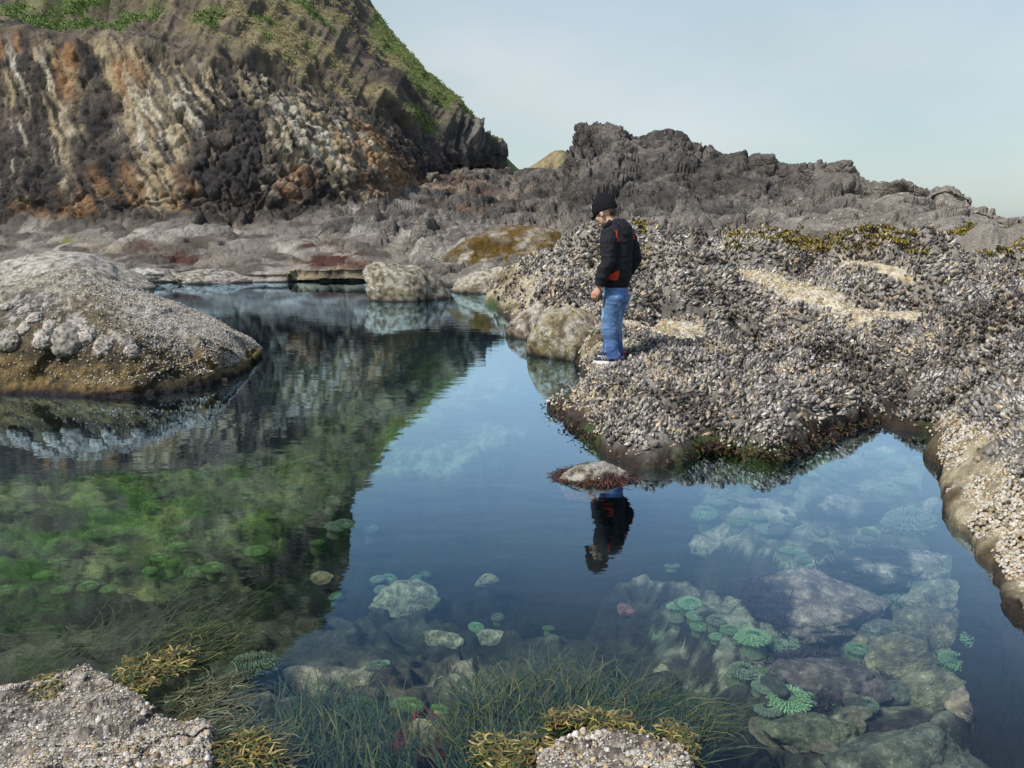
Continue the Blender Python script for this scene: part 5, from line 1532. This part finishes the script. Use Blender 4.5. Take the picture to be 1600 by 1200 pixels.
# dark weed round the rock awash and along the wet foot of the ledge
n = 1000
an = rr_.uniform(0, 2 * math.pi, n)
ro = np.stack((aw.location.x + np.cos(an) * 0.20 * (qq := np.sqrt(rr_.uniform(.06, 1.1, n))), aw.location.y + np.sin(an) * 0.15 * qq, np.maximum(0.0, 0.075 * (1 - qq ** 2)) + rr_.uniform(0, .012, n)), 1)
stuff(strands('red_weed', ro, an, 0.10, 0.0055, DARKW + [(0.13, 0.04, 0.03)], 21, rise=0.10, curl=2.4, droop=0.4, floatz=0.016), 'dark red weed trailing round the rock awash', 'seaweed')
fo = []
for q0, q1, m in [((868, 645), (925, 690), 260), ((925, 690), (1030, 727), 420), ((1030, 727), (1110, 702), 330), ((1110, 702), (1205, 722), 380), ((1205, 722), (1300, 684), 360), ((1300, 684), (1388, 656), 220), ((862, 640), (905, 600), 120)]:
    t = rr_.random(m)[:, None]
    fo.append(gz(*q0)[None] * (1 - t) + gz(*q1)[None] * t + np.stack((rr_.normal(size=m) * .05, rr_.normal(size=m) * .05 + 0.02, rr_.uniform(.0, .07, m)), 1))
fo = np.concatenate(fo)
stuff(strands('foot_weed', fo, np.where(fo[:, 0] > 1.9, 3.1, -1.5) + rr_.normal(size=len(fo)) * 1.2, 0.040, 0.014, DARKW + [(0.045, 0.05, 0.015)], 22, rise=0.0, curl=2.2, droop=0.9, floatz=0.06), 'dark brown weed hanging along the wet foot of the mussel ledge', 'seaweed')

# golden green rockweed tufts on the crest
def tuft(cols, seed, n=16, spread=0.9):
    r = np.random.default_rng(seed)
    V, F, C = [], [], []
    for _ in range(n):
        a = r.uniform(0, 2 * math.pi); b0 = len(V); c = np.array(cols[r.integers(len(cols))]) * r.uniform(.7, 1.3)
        p = np.array((r.normal() * .25, r.normal() * .25, -0.1)); L = r.uniform(.5, 1.0); w = r.uniform(.05, .12)
        for i in range(5):
            t = i / 4
            q = p + np.array((math.cos(a), math.sin(a), 0)) * L * t * spread + np.array((0, 0, 1)) * (0.55 * math.sin(t * 2.7) * L)
            s = np.array((-math.sin(a), math.cos(a), 0.2)) * w * (1 - .6 * t)
            V += [q - s, q + s]; C += [c * (.8 + .4 * t)] * 2
        for i in range(4):
            F.append((b0 + 2 * i, b0 + 2 * i + 1, b0 + 2 * i + 3, b0 + 2 * i + 2))
    return mesh_from('tuft', V, F, C, True, M_weed)

FUC = [tuft([(0.30, 0.235, 0.03), (0.20, 0.165, 0.025), (0.36, 0.28, 0.055)], 1), tuft([(0.22, 0.18, 0.025), (0.12, 0.095, 0.02), (0.28, 0.19, 0.04)], 2), tuft([(0.12, 0.075, 0.02), (0.075, 0.05, 0.018)], 3)]
RV = np.array([v.co[:] for v in ridge.data.vertices])
u, v, d = in_frame(RV)
rw = rr_.random(len(RV))
cl = fbm(RV * 0.9, 4, 1401)
band = np.interp(u, [1130, 1250, 1400, 1500, 1620], [352, 356, 362, 350, 356])
sel = np.where((u > 1130) & (u < 1680) & (v > band + 22 * cl) & (v < 405) & (RV[:, 1] < 24) & (cl > -0.12) & (rw < 0.30))[0]
sel = rr_.choice(sel, min(1500, len(sel)), replace=False)
P1 = RV[sel]
P2, N2, s2, th2, r2, _ = ledge_points(9000, 12.0, 16.5, 1405, 2, 36)
u, v, d = in_frame(P2)
cl2 = fbm(P2 * 0.9, 4, 1401)
k2 = ((u > 1140) & (v < 392 + 14 * cl2) & (cl2 > -0.12)) | ((u > 850) & (u < 1010) & (v < 402) & (cl2 > 0.05))
P2 = P2[k2][:1600]
P = np.concatenate((P1, P2)); m = len(P)
S = rr_.uniform(.07, .17, m)
stuff(gn_scatter('rockweed', P, np.stack((rr_.uniform(-.3, .3, m), rr_.uniform(-.3, .3, m), rr_.uniform(0, 6.3, m)), 1), np.stack((S, S, S * .8), 1), FUC, rr_.choice(3, m, p=[.5, .35, .15])), 'golden green rockweed in a band along the crest of the ledge', 'seaweed')

# ------------------------------------------------------------------ grass on the headland slopes
GR = [tuft([(0.34, 0.29, 0.14), (0.28, 0.24, 0.11), (0.40, 0.34, 0.19)], 5, 12, .45), tuft([(0.12, 0.19, 0.04), (0.17, 0.24, 0.06), (0.09, 0.14, 0.03)], 6, 12, .6), tuft([(0.15, 0.22, 0.055), (0.21, 0.24, 0.08), (0.12, 0.18, 0.04)], 7, 12, .5)]
def slope_grass():
    Ps, Ss, Ix = [], [], []
    u, v, d = in_frame(CL_P)
    fr = (u > -60) & (v > -420) & (CL_P[:, 1] < 90)
    for w, n, kind, s0 in ((CL_straw, 14000, 0, .10), (CL_green, 9000, 1, .11), (CL_far, 16000, 2, .11)):
        q = np.where(fr, w ** 2, 0); q = q * np.where(v < 0, 0.25, 1); q /= q.sum()
        i = rr_.choice(len(CL_P), n, p=q)
        Ps.append(CL_P[i] + rr_.normal(size=(n, 3)) * 0.06); Ss.append(s0 * rr_.uniform(.6, 1.4, n)); Ix.append(np.full(n, kind))
    P, S, I = np.concatenate(Ps), np.concatenate(Ss), np.concatenate(Ix)
    m = len(P)
    stuff(gn_scatter('slope_grass', P, np.stack((rr_.uniform(-.2, .5, m), rr_.uniform(-.2, .2, m), rr_.uniform(0, 6.3, m)), 1), np.stack((S, S, S * 1.2), 1), GR, I), 'straw and green grass tufts on the headland slopes', 'grass')
slope_grass()

# ------------------------------------------------------------------ the child
M_skin = mat_plain('skin', (0, 0, 0), rough=0.55, noise=40, vary=0.06, bump=0.05, use_col=True)
M_hood = mat_plain('hoodie_fleece', (0.016, 0.017, 0.021), rough=0.9, noise=180, vary=0.25, bump=0.25, dist=0.003, spec=0.2)
M_red = mat_plain('red_fabric', (0.55, 0.045, 0.02), rough=0.85, noise=180, vary=0.15, bump=0.2, dist=0.002)
M_denim = mat_plain('denim', (0, 0, 0), rough=0.85, noise=140, vary=0.18, bump=0.25, dist=0.003, use_col=True)
M_knit = mat_plain('knit_wool', (0.010, 0.010, 0.013), rough=0.95, noise=150, vary=0.35, bump=0.6, dist=0.004, spec=0.15)
M_shoe = mat_plain('shoe_mesh', (0.028, 0.032, 0.045), rough=0.7, noise=160, vary=0.4, bump=0.3, dist=0.002)
M_sole = mat_plain('white_rubber', (0.72, 0.72, 0.72), rough=0.6, noise=60, vary=0.08, bump=0.1)
M_badge = mat_plain('pale_blue_badge', (0.30, 0.62, 0.80), rough=0.6, noise=120, vary=0.3, bump=0.2)
M_grey = mat_plain('grey_trim', (0.30, 0.32, 0.35), rough=0.7, noise=120, vary=0.2, bump=0.1)
M_eye = mat_plain('dark_eye', (0.02, 0.015, 0.012), rough=0.2, noise=10, vary=0.05, bump=0)

def add_tube(bm, pts, rad, k=14, cap=True, flat=None, ax=None):
    """closed tube through points; rad is a radius or (across, along y) pair for each point"""
    pts = [Vector(p) for p in pts]
    rings = []
    for i, p in enumerate(pts):
        d = (pts[min(i + 1, len(pts) - 1)] - pts[max(i - 1, 0)]).normalized()
        ref = Vector(ax) if ax else (Vector((1, 0, 0)) if abs(d.x) < 0.8 else Vector((0, 1, 0)))
        u = (ref - d * ref.dot(d)).normalized(); w = d.cross(u)
        ra, rb = rad[i] if isinstance(rad[i], tuple) else (rad[i], rad[i])
        rings.append([bm.verts.new(p + u * ra * math.cos(2 * math.pi * j / k) + w * rb * math.sin(2 * math.pi * j / k)) for j in range(k)])
    for a, b in zip(rings[:-1], rings[1:]):
        for j in range(k):
            bm.faces.new((a[j], a[(j + 1) % k], b[(j + 1) % k], b[j]))
    bm.faces.new(rings[0][::-1]); bm.faces.new(rings[-1])

def add_ball(bm, c, r, rot=None):
    m = Matrix.Translation(c) @ (rot.to_matrix().to_4x4() if rot else Matrix.Identity(4)) @ Matrix.Diagonal((*r, 1))
    bmesh.ops.create_icosphere(bm, subdivisions=3, radius=1.0, matrix=m)

def fuse(bm, voxel, smooth=4):
    """grow the overlapping shapes into one continuous skin"""
    bmesh.ops.recalc_face_normals(bm, faces=bm.faces)
    me = bpy.data.meshes.new('fuse'); bm.to_mesh(me); bm.free()
    o = bpy.data.objects.new('fuse', me); COL.objects.link(o)
    m = o.modifiers.new('r', 'REMESH'); m.mode = 'VOXEL'; m.voxel_size = voxel
    if smooth:
        m2 = o.modifiers.new('s', 'SMOOTH'); m2.iterations = smooth; m2.factor = 0.5
    dg = bpy.context.evaluated_depsgraph_get(); dg.update()
    out = bpy.data.meshes.new_from_object(o.evaluated_get(dg))
    bpy.data.objects.remove(o); bpy.data.meshes.remove(me)
    out.polygons.foreach_set('use_smooth', np.ones(len(out.polygons), dtype=bool))
    return out

def arr(me):
    v = np.zeros(len(me.vertices) * 3, dtype=np.float32); me.vertices.foreach_get('co', v)
    n = np.zeros(len(me.vertices) * 3, dtype=np.float32); me.vertices.foreach_get('normal', n)
    return v.reshape(-1, 3), n.reshape(-1, 3)

def wrinkle(me, amp, f, seed, mask=None):
    v, n = arr(me)
    d = fbm(v * np.array(f), 3, seed, ridged=True) * amp
    if mask is not None: d = d * mask(v)
    v = v + n * d[:, None]
    me.vertices.foreach_set('co', v.astype(np.float32).ravel()); me.update()

def skin_off(me, test, off, name, mat):
    """a thin panel of cloth: the faces of a garment that pass the test, lifted a little and given an edge"""
    v, n = arr(me)
    F = [tuple(p.vertices) for p in me.polygons if test(np.array(p.center))]
    if not F: return None
    ids = sorted({i for f in F for i in f}); mp = {a: b for b, a in enumerate(ids)}
    k = len(ids)
    V = np.concatenate((v[ids] + n[ids] * off, v[ids] - n[ids] * 0.002))
    faces = [tuple(mp[i] for i in f) for f in F] + [tuple(mp[i] + k for i in f)[::-1] for f in F]
    cnt = {}
    for f in F:
        for a, b in zip(f, f[1:] + f[:1]): cnt[(a, b)] = 1
    faces += [(mp[b], mp[a], mp[a] + k, mp[b] + k) for (a, b) in cnt if (b, a) not in cnt]
    return mesh_from(name, V, faces, None, True, mat)

def build_child():
    zf = 0.262
    root = empty('person', (STAND[0] + 0.035, STAND[1] + 0.12, zf), R(143))
    tag(root, 'child in black hoodie, black beanie and blue jeans looking down at the water', 'person')
    def pt(name, me, parent=None, mat=None):
        if mat and not me.materials: me.materials.append(mat)
        return link(name, me, parent or root)
    # frame of the figure: +X is where the child faces, +Y the child's left
    head = Vector((0.128, 0.0, 1.252)); tilt = Euler((0, R(24), 0))
    def H(x, y, z):
        return head + tilt.to_matrix() @ Vector((x, y, z))
    # ---- body: head, neck, trunk, arms with hands, legs in one skin
    bm = bmesh.new()
    add_ball(bm, H(-0.008, 0, 0.025), (0.093, 0.074, 0.095), tilt)
    add_ball(bm, H(0.022, 0, -0.035), (0.062, 0.056, 0.074), tilt)
    add_ball(bm, H(0.060, 0, -0.085), (0.026, 0.030, 0.022), tilt)                    # chin
    add_tube(bm, [H(0.078, 0, 0.012), H(0.092, 0, -0.012), H(0.101, 0, -0.030), H(0.086, 0, -0.038)], [0.008, 0.010, 0.013, 0.009], 8)   # nose
    add_ball(bm, H(0.078, 0, -0.056), (0.010, 0.022, 0.007), tilt); add_ball(bm, H(0.076, 0, -0.066), (0.010, 0.020, 0.007), tilt)        # lips
    add_ball(bm, H(0.070, 0, 0.030), (0.020, 0.048, 0.011), tilt)                     # brow
    for s in (-1, 1):
        add_ball(bm, H(0.050, s * 0.036, -0.030), (0.026, 0.022, 0.028), tilt)        # cheek
        add_ball(bm, H(-0.012, s * 0.076, -0.014), (0.018, 0.008, 0.030), tilt)       # ear
    add_tube(bm, [(0.02, 0, 1.06), (0.045, 0, 1.13), (0.085, 0, 1.19), H(-0.02, 0, -0.01)], [0.060, 0.045, 0.042, 0.045])
    add_tube(bm, [(0, 0, 0.62), (0, 0, 0.72), (0.0, 0, 0.95), (0, 0, 1.08), (0.01, 0, 1.12)], [(0.055, 0.075), (0.07, 0.09), (0.075, 0.10), (0.065, 0.10), (0.05, 0.06)], ax=(1, 0, 0))
    LA = [(0.0, 0.145, 1.08), (-0.03, 0.188, 0.87), (0.045, 0.205, 0.655)]
    RA = [(0.0, -0.145, 1.08), (-0.06, -0.192, 0.87), (0.075, -0.165, 0.680)]
    for A in (LA, RA):
        add_tube(bm, A, [0.036, 0.030, 0.022])
        w = Vector(A[2]); dr = (Vector(A[2]) - Vector(A[1])).normalized()
        sd_ = 1 if A is LA else -1
        fwd = Vector((1, 0, 0)); inn = Vector((0, -sd_, 0))
        palm0, palm1 = w + dr * 0.015, w + dr * 0.072 + fwd * 0.006
        add_tube(bm, [w - dr * 0.02, palm0, w + dr * 0.045, palm1], [(0.020, 0.016), (0.026, 0.014), (0.033, 0.014), (0.031, 0.012)], 12, ax=(1, 0, 0))
        for q, (off, ln) in enumerate(((0.025, 0.054), (0.0085, 0.061), (-0.008, 0.057), (-0.024, 0.044))):
            b = palm1 + fwd * off
            k1 = b + dr * ln * 0.42 + inn * 0.006 + fwd * off * 0.2
            k2 = k1 + dr * ln * 0.30 + inn * 0.014
            k3 = k2 + dr * ln * 0.20 + inn * 0.016
            add_tube(bm, [b - dr * 0.012, k1, k2, k3], [0.0082, 0.0078, 0.0070, 0.0055], 8)
        t0 = w + dr * 0.030 + fwd * 0.024
        add_tube(bm, [t0 - fwd * 0.012, t0 + fwd * 0.016 + dr * 0.016 + inn * 0.006, t0 + fwd * 0.024 + dr * 0.040 + inn * 0.012, t0 + fwd * 0.022 + dr * 0.056 + inn * 0.016], [0.011, 0.0095, 0.0085, 0.006], 8)
    LL = [(0.0, 0.062, 0.64), (0.010, 0.068, 0.37), (-0.025, 0.075, 0.06)]
    RL = [(0.0, -0.062, 0.64), (0.045, -0.070, 0.38), (0.055, -0.095, 0.07)]
    for A in (LL, RL):
        add_tube(bm, A, [0.048, 0.040, 0.030])
    body = fuse(bm, 0.0052, 2)
    v, n = arr(body)
    c = np.tile(np.array((0.58, 0.35, 0.25)), (len(v), 1))
    hl = np.array([(tilt.to_matrix().inverted() @ (Vector(p) - head))[:] for p in v])
    c = mixc(c, (0.50, 0.24, 0.19), np.exp(-((hl[:, 0] - .082) ** 2 + hl[:, 1] ** 2 + (hl[:, 2] + .061) ** 2) / 0.0003))
    c = mixc(c, (0.50, 0.21, 0.15), np.exp(-((v[:, 2] - 0.58) ** 2) / 0.002) * 0.5)
    set_col(body, c)
    b = pt('body', body, None, M_skin)
    for s in (-1, 1):
        e = bmesh.new(); add_ball(e, H(0.070, s * 0.030, 0.006), (0.010, 0.012, 0.009), tilt)
        me = bpy.data.meshes.new('eye'); e.to_mesh(me); e.free(); pt('eye', me, b, M_eye)
    # ---- hair at nape and temples
    bm = bmesh.new()
    add_tube(bm, [H(-0.085, 0, 0.03), H(-0.078, 0, -0.030), H(-0.060, 0, -0.055)], [(0.02, 0.055), (0.018, 0.052), (0.010, 0.040)], 14, ax=(1, 0, 0))
    pt('hair', fuse(bm, 0.006, 2), None, mat_plain('brown_hair', (0.055, 0.032, 0.018), rough=0.6, noise=220, vary=0.4, bump=0.5, dist=0.004))
    # ---- jeans
    bm = bmesh.new()
    add_tube(bm, [(0, 0, 0.52), (0, 0, 0.60), (0, 0, 0.70)], [(0.086, 0.108), (0.092, 0.118), (0.090, 0.114)], 20, ax=(1, 0, 0))
    add_tube(bm, [(-0.02, 0.066, 0.58), (0.0, 0.070, 0.48), (0.012, 0.072, 0.37), (0.004, 0.076, 0.22), (-0.018, 0.080, 0.10), (-0.022, 0.082, 0.045)], [0.078, 0.072, 0.063, 0.059, 0.060, 0.064], 18)
    add_tube(bm, [(-0.02, -0.066, 0.58), (0.02, -0.070, 0.48), (0.048, -0.074, 0.37), (0.052, -0.086, 0.22), (0.050, -0.098, 0.11), (0.050, -0.100, 0.060)], [0.078, 0.072, 0.063, 0.059, 0.060, 0.063], 18)
    je = fuse(bm, 0.008, 3)
    wrinkle(je, 0.013, (8, 8, 15), 5, lambda v: 0.4 + sstep(0.48, 0.30, v[:, 2]) * 0.5 + sstep(0.16, 0.06, v[:, 2]) * 0.6)
    wrinkle(je, 0.005, (20, 20, 34), 8)
    v, n = arr(je)
    c = np.tile(np.array((0.085, 0.16, 0.31)), (len(v), 1))
    worn = np.exp(-((v[:, 2] - 0.42) / 0.16) ** 2)
    c = mixc(c, (0.30, 0.46, 0.66), worn * 0.9 * sstep(-0.3, 0.4, fbm(v * np.array((12, 12, 5)), 3, 13)))
    c = mixc(c, (0.045, 0.095, 0.25), sstep(0.26, 0.12, v[:, 2]) * 0.8)
    c = mixc(c, (0.28, 0.40, 0.60), sstep(0.35, 0.6, fbm(v * np.array((24, 24, 10)), 3, 17)) * 0.5)
    set_col(je, c)
    jo = pt('jeans', je, None, M_denim)
    seam = skin_off(je, lambda q: abs(q[0] - 0.004) < 0.004 and q[1] > 0.10 and 0.08 < q[2] < 0.66, 0.002, 'side_seam', mat_plain('pale_stitch', (0.15, 0.25, 0.42), noise=200))
    if seam: pt('side_seam', seam, jo)
    pk = skin_off(je, lambda q: q[0] < -0.06 and 0.025 < q[1] < 0.105 and 0.52 < q[2] < 0.635, 0.004, 'back_pocket', mat_plain('denim_pocket', (0.085, 0.18, 0.40), noise=140))
    if pk: pt('back_pocket', pk, jo)
    # ---- hoodie
    bm = bmesh.new()
    add_tube(bm, [(0, 0, 0.645), (0, 0, 0.69), (-0.004, 0, 0.74), (-0.010, 0, 0.88), (-0.008, 0, 1.02), (0.0, 0, 1.09), (0.015, 0, 1.135), (0.04, 0, 1.17)], [(0.100, 0.126), (0.103, 0.130), (0.112, 0.140), (0.108, 0.142), (0.104, 0.146), (0.092, 0.138), (0.074, 0.104), (0.060, 0.068)], 22, ax=(1, 0, 0))
    add_tube(bm, [(0.0, 0.115, 1.085), (-0.008, 0.165, 1.02), (-0.03, 0.192, 0.87), (0.015, 0.205, 0.74), (0.038, 0.206, 0.665)], [0.066, 0.063, 0.055, 0.050, 0.043], 16)
    add_tube(bm, [(0.0, -0.115, 1.085), (-0.015, -0.168, 1.02), (-0.065, -0.198, 0.87), (0.01, -0.188, 0.75), (0.062, -0.170, 0.695)], [0.066, 0.063, 0.055, 0.050, 0.043], 16)
    ho = fuse(bm, 0.0075, 3)
    wrinkle(ho, 0.011, (8, 8, 13), 25, lambda v: sstep(0.67, 0.76, v[:, 2]))
    wrinkle(ho, 0.004, (18, 18, 30), 27, lambda v: sstep(0.67, 0.76, v[:, 2]))
    h = pt('hoodie', ho, None, M_hood)
    # hood lying on the shoulders
    bm = bmesh.new()
    ring = []
    for i in range(13):
        a = math.pi * (0.12 + 1.76 * i / 12)
        ring.append((0.035 + 0.072 * math.cos(a), 0.084 * math.sin(a), 1.158 - 0.040 * max(0, math.cos(a)) + (0.012 if math.cos(a) < 0 else 0)))
    add_tube(bm, ring, [0.019 + 0.008 * (math.cos(math.pi * (0.12 + 1.76 * i / 12)) < 0) for i in range(13)], 10)
    add_tube(bm, [(-0.045, 0, 1.165), (-0.082, 0, 1.125), (-0.100, 0, 1.075), (-0.104, 0, 1.030), (-0.098, 0, 1.005)], [(0.024, 0.088), (0.026, 0.086), (0.024, 0.070), (0.017, 0.044), (0.008, 0.016)], 18, ax=(1, 0, 0))
    hd = fuse(bm, 0.007, 4); wrinkle(hd, 0.006, (14, 14, 18), 31)
    pt('hood', hd, h, M_hood)
    band = skin_off(ho, lambda q: q[2] < 0.702 and abs(q[1]) < 0.16 and not (q[1] > 0.15), 0.003, 'waistband', mat_plain('black_rib', (0.010, 0.010, 0.012), rough=0.95, noise=240, vary=0.3, bump=0.5))
    if band: pt('waistband', band, h)
    for nm, t in (('shoulder_stripe', lambda q: q[0] < -0.035 and abs(q[1] - 0.128) < 0.010 and 1.015 < q[2] < 1.115), ('shoulder_stripe', lambda q: q[0] < 0.03 and abs(q[1] + 0.128) < 0.011 and 1.03 < q[2] < 1.15),
                  ('side_panel', lambda q: q[0] < 0.02 and 0.105 < q[1] < 0.160 and 0.705 < q[2] < 0.785 and (q[1] - 0.105) < (0.80 - q[2]) * 0.9 and q[0] > -0.115)):
        m_ = skin_off(ho, t, 0.0025, nm, M_red)
        if m_: pt(nm, m_, h)
    # ---- beanie with short peak
    bm = bmesh.new()
    add_tube(bm, [H(-0.012, 0, 0.000), H(-0.012, 0, 0.045), H(-0.012, 0, 0.090), H(-0.008, 0, 0.122), H(0.004, 0, 0.148), H(0.012, 0, 0.160)], [(0.108, 0.089), (0.109, 0.090), (0.098, 0.083), (0.072, 0.064), (0.036, 0.034), (0.010, 0.010)], 22, ax=tuple(tilt.to_matrix() @ Vector((1, 0, 0))))
    be = fuse(bm, 0.006, 4); wrinkle(be, 0.004, (16, 16, 20), 35)
    hat = pt('beanie', be, None, M_knit)
    bm = bmesh.new()
    prev = None
    for i in range(9):
        a = R(-50 + 100 * i / 8)
        r0 = Vector((math.cos(a) * 0.100 - 0.012, math.sin(a) * 0.084, 0.010)); r1 = Vector((math.cos(a) * 0.150 - 0.015, math.sin(a) * 0.080, 0.000))
        q = [H(*r0), H(*r1), H(r1.x, r1.y, r1.z - 0.007), H(r0.x, r0.y, r0.z - 0.007)]
        q = [bm.verts.new(x) for x in q]
        if prev:
            for j in range(4): bm.faces.new((prev[j], prev[(j + 1) % 4], q[(j + 1) % 4], q[j]))
        else: bm.faces.new(q[::-1])
        prev = q
    bm.faces.new(prev)
    bmesh.ops.recalc_face_normals(bm, faces=bm.faces)
    me = bpy.data.meshes.new('brim'); bm.to_mesh(me); bm.free(); pt('brim', me, hat, M_knit)
    bd = skin_off(be, lambda q: (lambda l: l[0] > 0.05 and (l[1] - 0.032) ** 2 + (l[2] - 0.068) ** 2 < 0.021 ** 2)(tilt.to_matrix().inverted() @ (Vector(q) - head)), 0.004, 'badge', M_badge)
    if bd: pt('badge', bd, hat)
    # ---- shoes
    for nm, (x, y, z, yaw) in (('shoe', (-0.022, 0.082, 0.0, R(18))), ('shoe', (0.050, -0.100, 0.012, R(14)))):
        rot = Matrix.Rotation(yaw, 3, 'Z')
        def S(a, b_, c_): 
            q = rot @ Vector((a, b_, c_)); return (x + q.x, y + q.y, z + q.z)
        axs = tuple(rot @ Vector((0, 1, 0)))
        bm = bmesh.new()
        add_tube(bm, [S(-0.075, 0, 0.048), S(-0.055, 0, 0.056), S(0.0, 0, 0.058), S(0.06, 0, 0.048), S(0.115, 0.004, 0.040), S(0.150, 0.006, 0.034)], [(0.022, 0.022), (0.034, 0.034), (0.038, 0.036), (0.042, 0.026), (0.040, 0.018), (0.020, 0.010)], 16, ax=axs)
        add_tube(bm, [S(-0.030, 0, 0.05), S(-0.030, 0, 0.100)], [(0.036, 0.044), (0.033, 0.042)], 14, ax=axs)
        sh = pt(nm, fuse(bm, 0.006, 3), None, M_shoe)
        bm = bmesh.new()
        out = []
        for i in range(28):
            a = 2 * math.pi * i / 28
            lx = math.cos(a); wy = math.sin(a)
            out.append((0.036 + 0.122 * lx, (0.044 if lx > 0 else 0.038) * wy * (1 + 0.10 * lx)))
        lo = [bm.verts.new(S(a, b_, 0.002 + (0.012 * max(0, (a - 0.10) / 0.06)))) for a, b_ in out]
        hi = [bm.verts.new(S(a * 0.985, b_ * 0.97, 0.030 + (0.006 * max(0, (a - 0.10) / 0.06)) + (0.006 if a < -0.05 else 0))) for a, b_ in out]
        bm.faces.new(lo[::-1]); bm.faces.new(hi)
        for i in range(28): bm.faces.new((lo[i], lo[(i + 1) % 28], hi[(i + 1) % 28], hi[i]))
        bmesh.ops.bevel(bm, geom=[e for e in bm.edges if abs(e.verts[0].co.z - e.verts[1].co.z) < 0.02 and len(e.link_faces) == 2 and max(len(f.verts) for f in e.link_faces) > 5], offset=0.005, segments=2, affect='EDGES')
        me = bpy.data.meshes.new('sole'); bm.to_mesh(me); bm.free(); pt('sole', me, sh, M_sole)
        sdm = sh.data
        inv = rot.inverted()
        def lc(q): return inv @ (Vector(q) - Vector((x, y, z)))
        hp = skin_off(sdm, lambda q: lc(q).x < -0.035 and 0.040 < lc(q).z < 0.085, 0.003, 'heel_panel', mat_plain('pink_red_fabric', (0.55, 0.03, 0.07), rough=0.8, noise=160))
        if hp: pt('heel_panel', hp, sh)
        for a0 in (0.030, 0.052, 0.074):
            st = skin_off(sdm, lambda q: abs(lc(q).x - a0 - (lc(q).z - 0.05) * 0.7) < 0.005 and lc(q).z > 0.034 and lc(q).y > 0.008, 0.0025, 'stripe', M_grey)
            if st: pt('stripe', st, sh)
    return root
child = build_child()
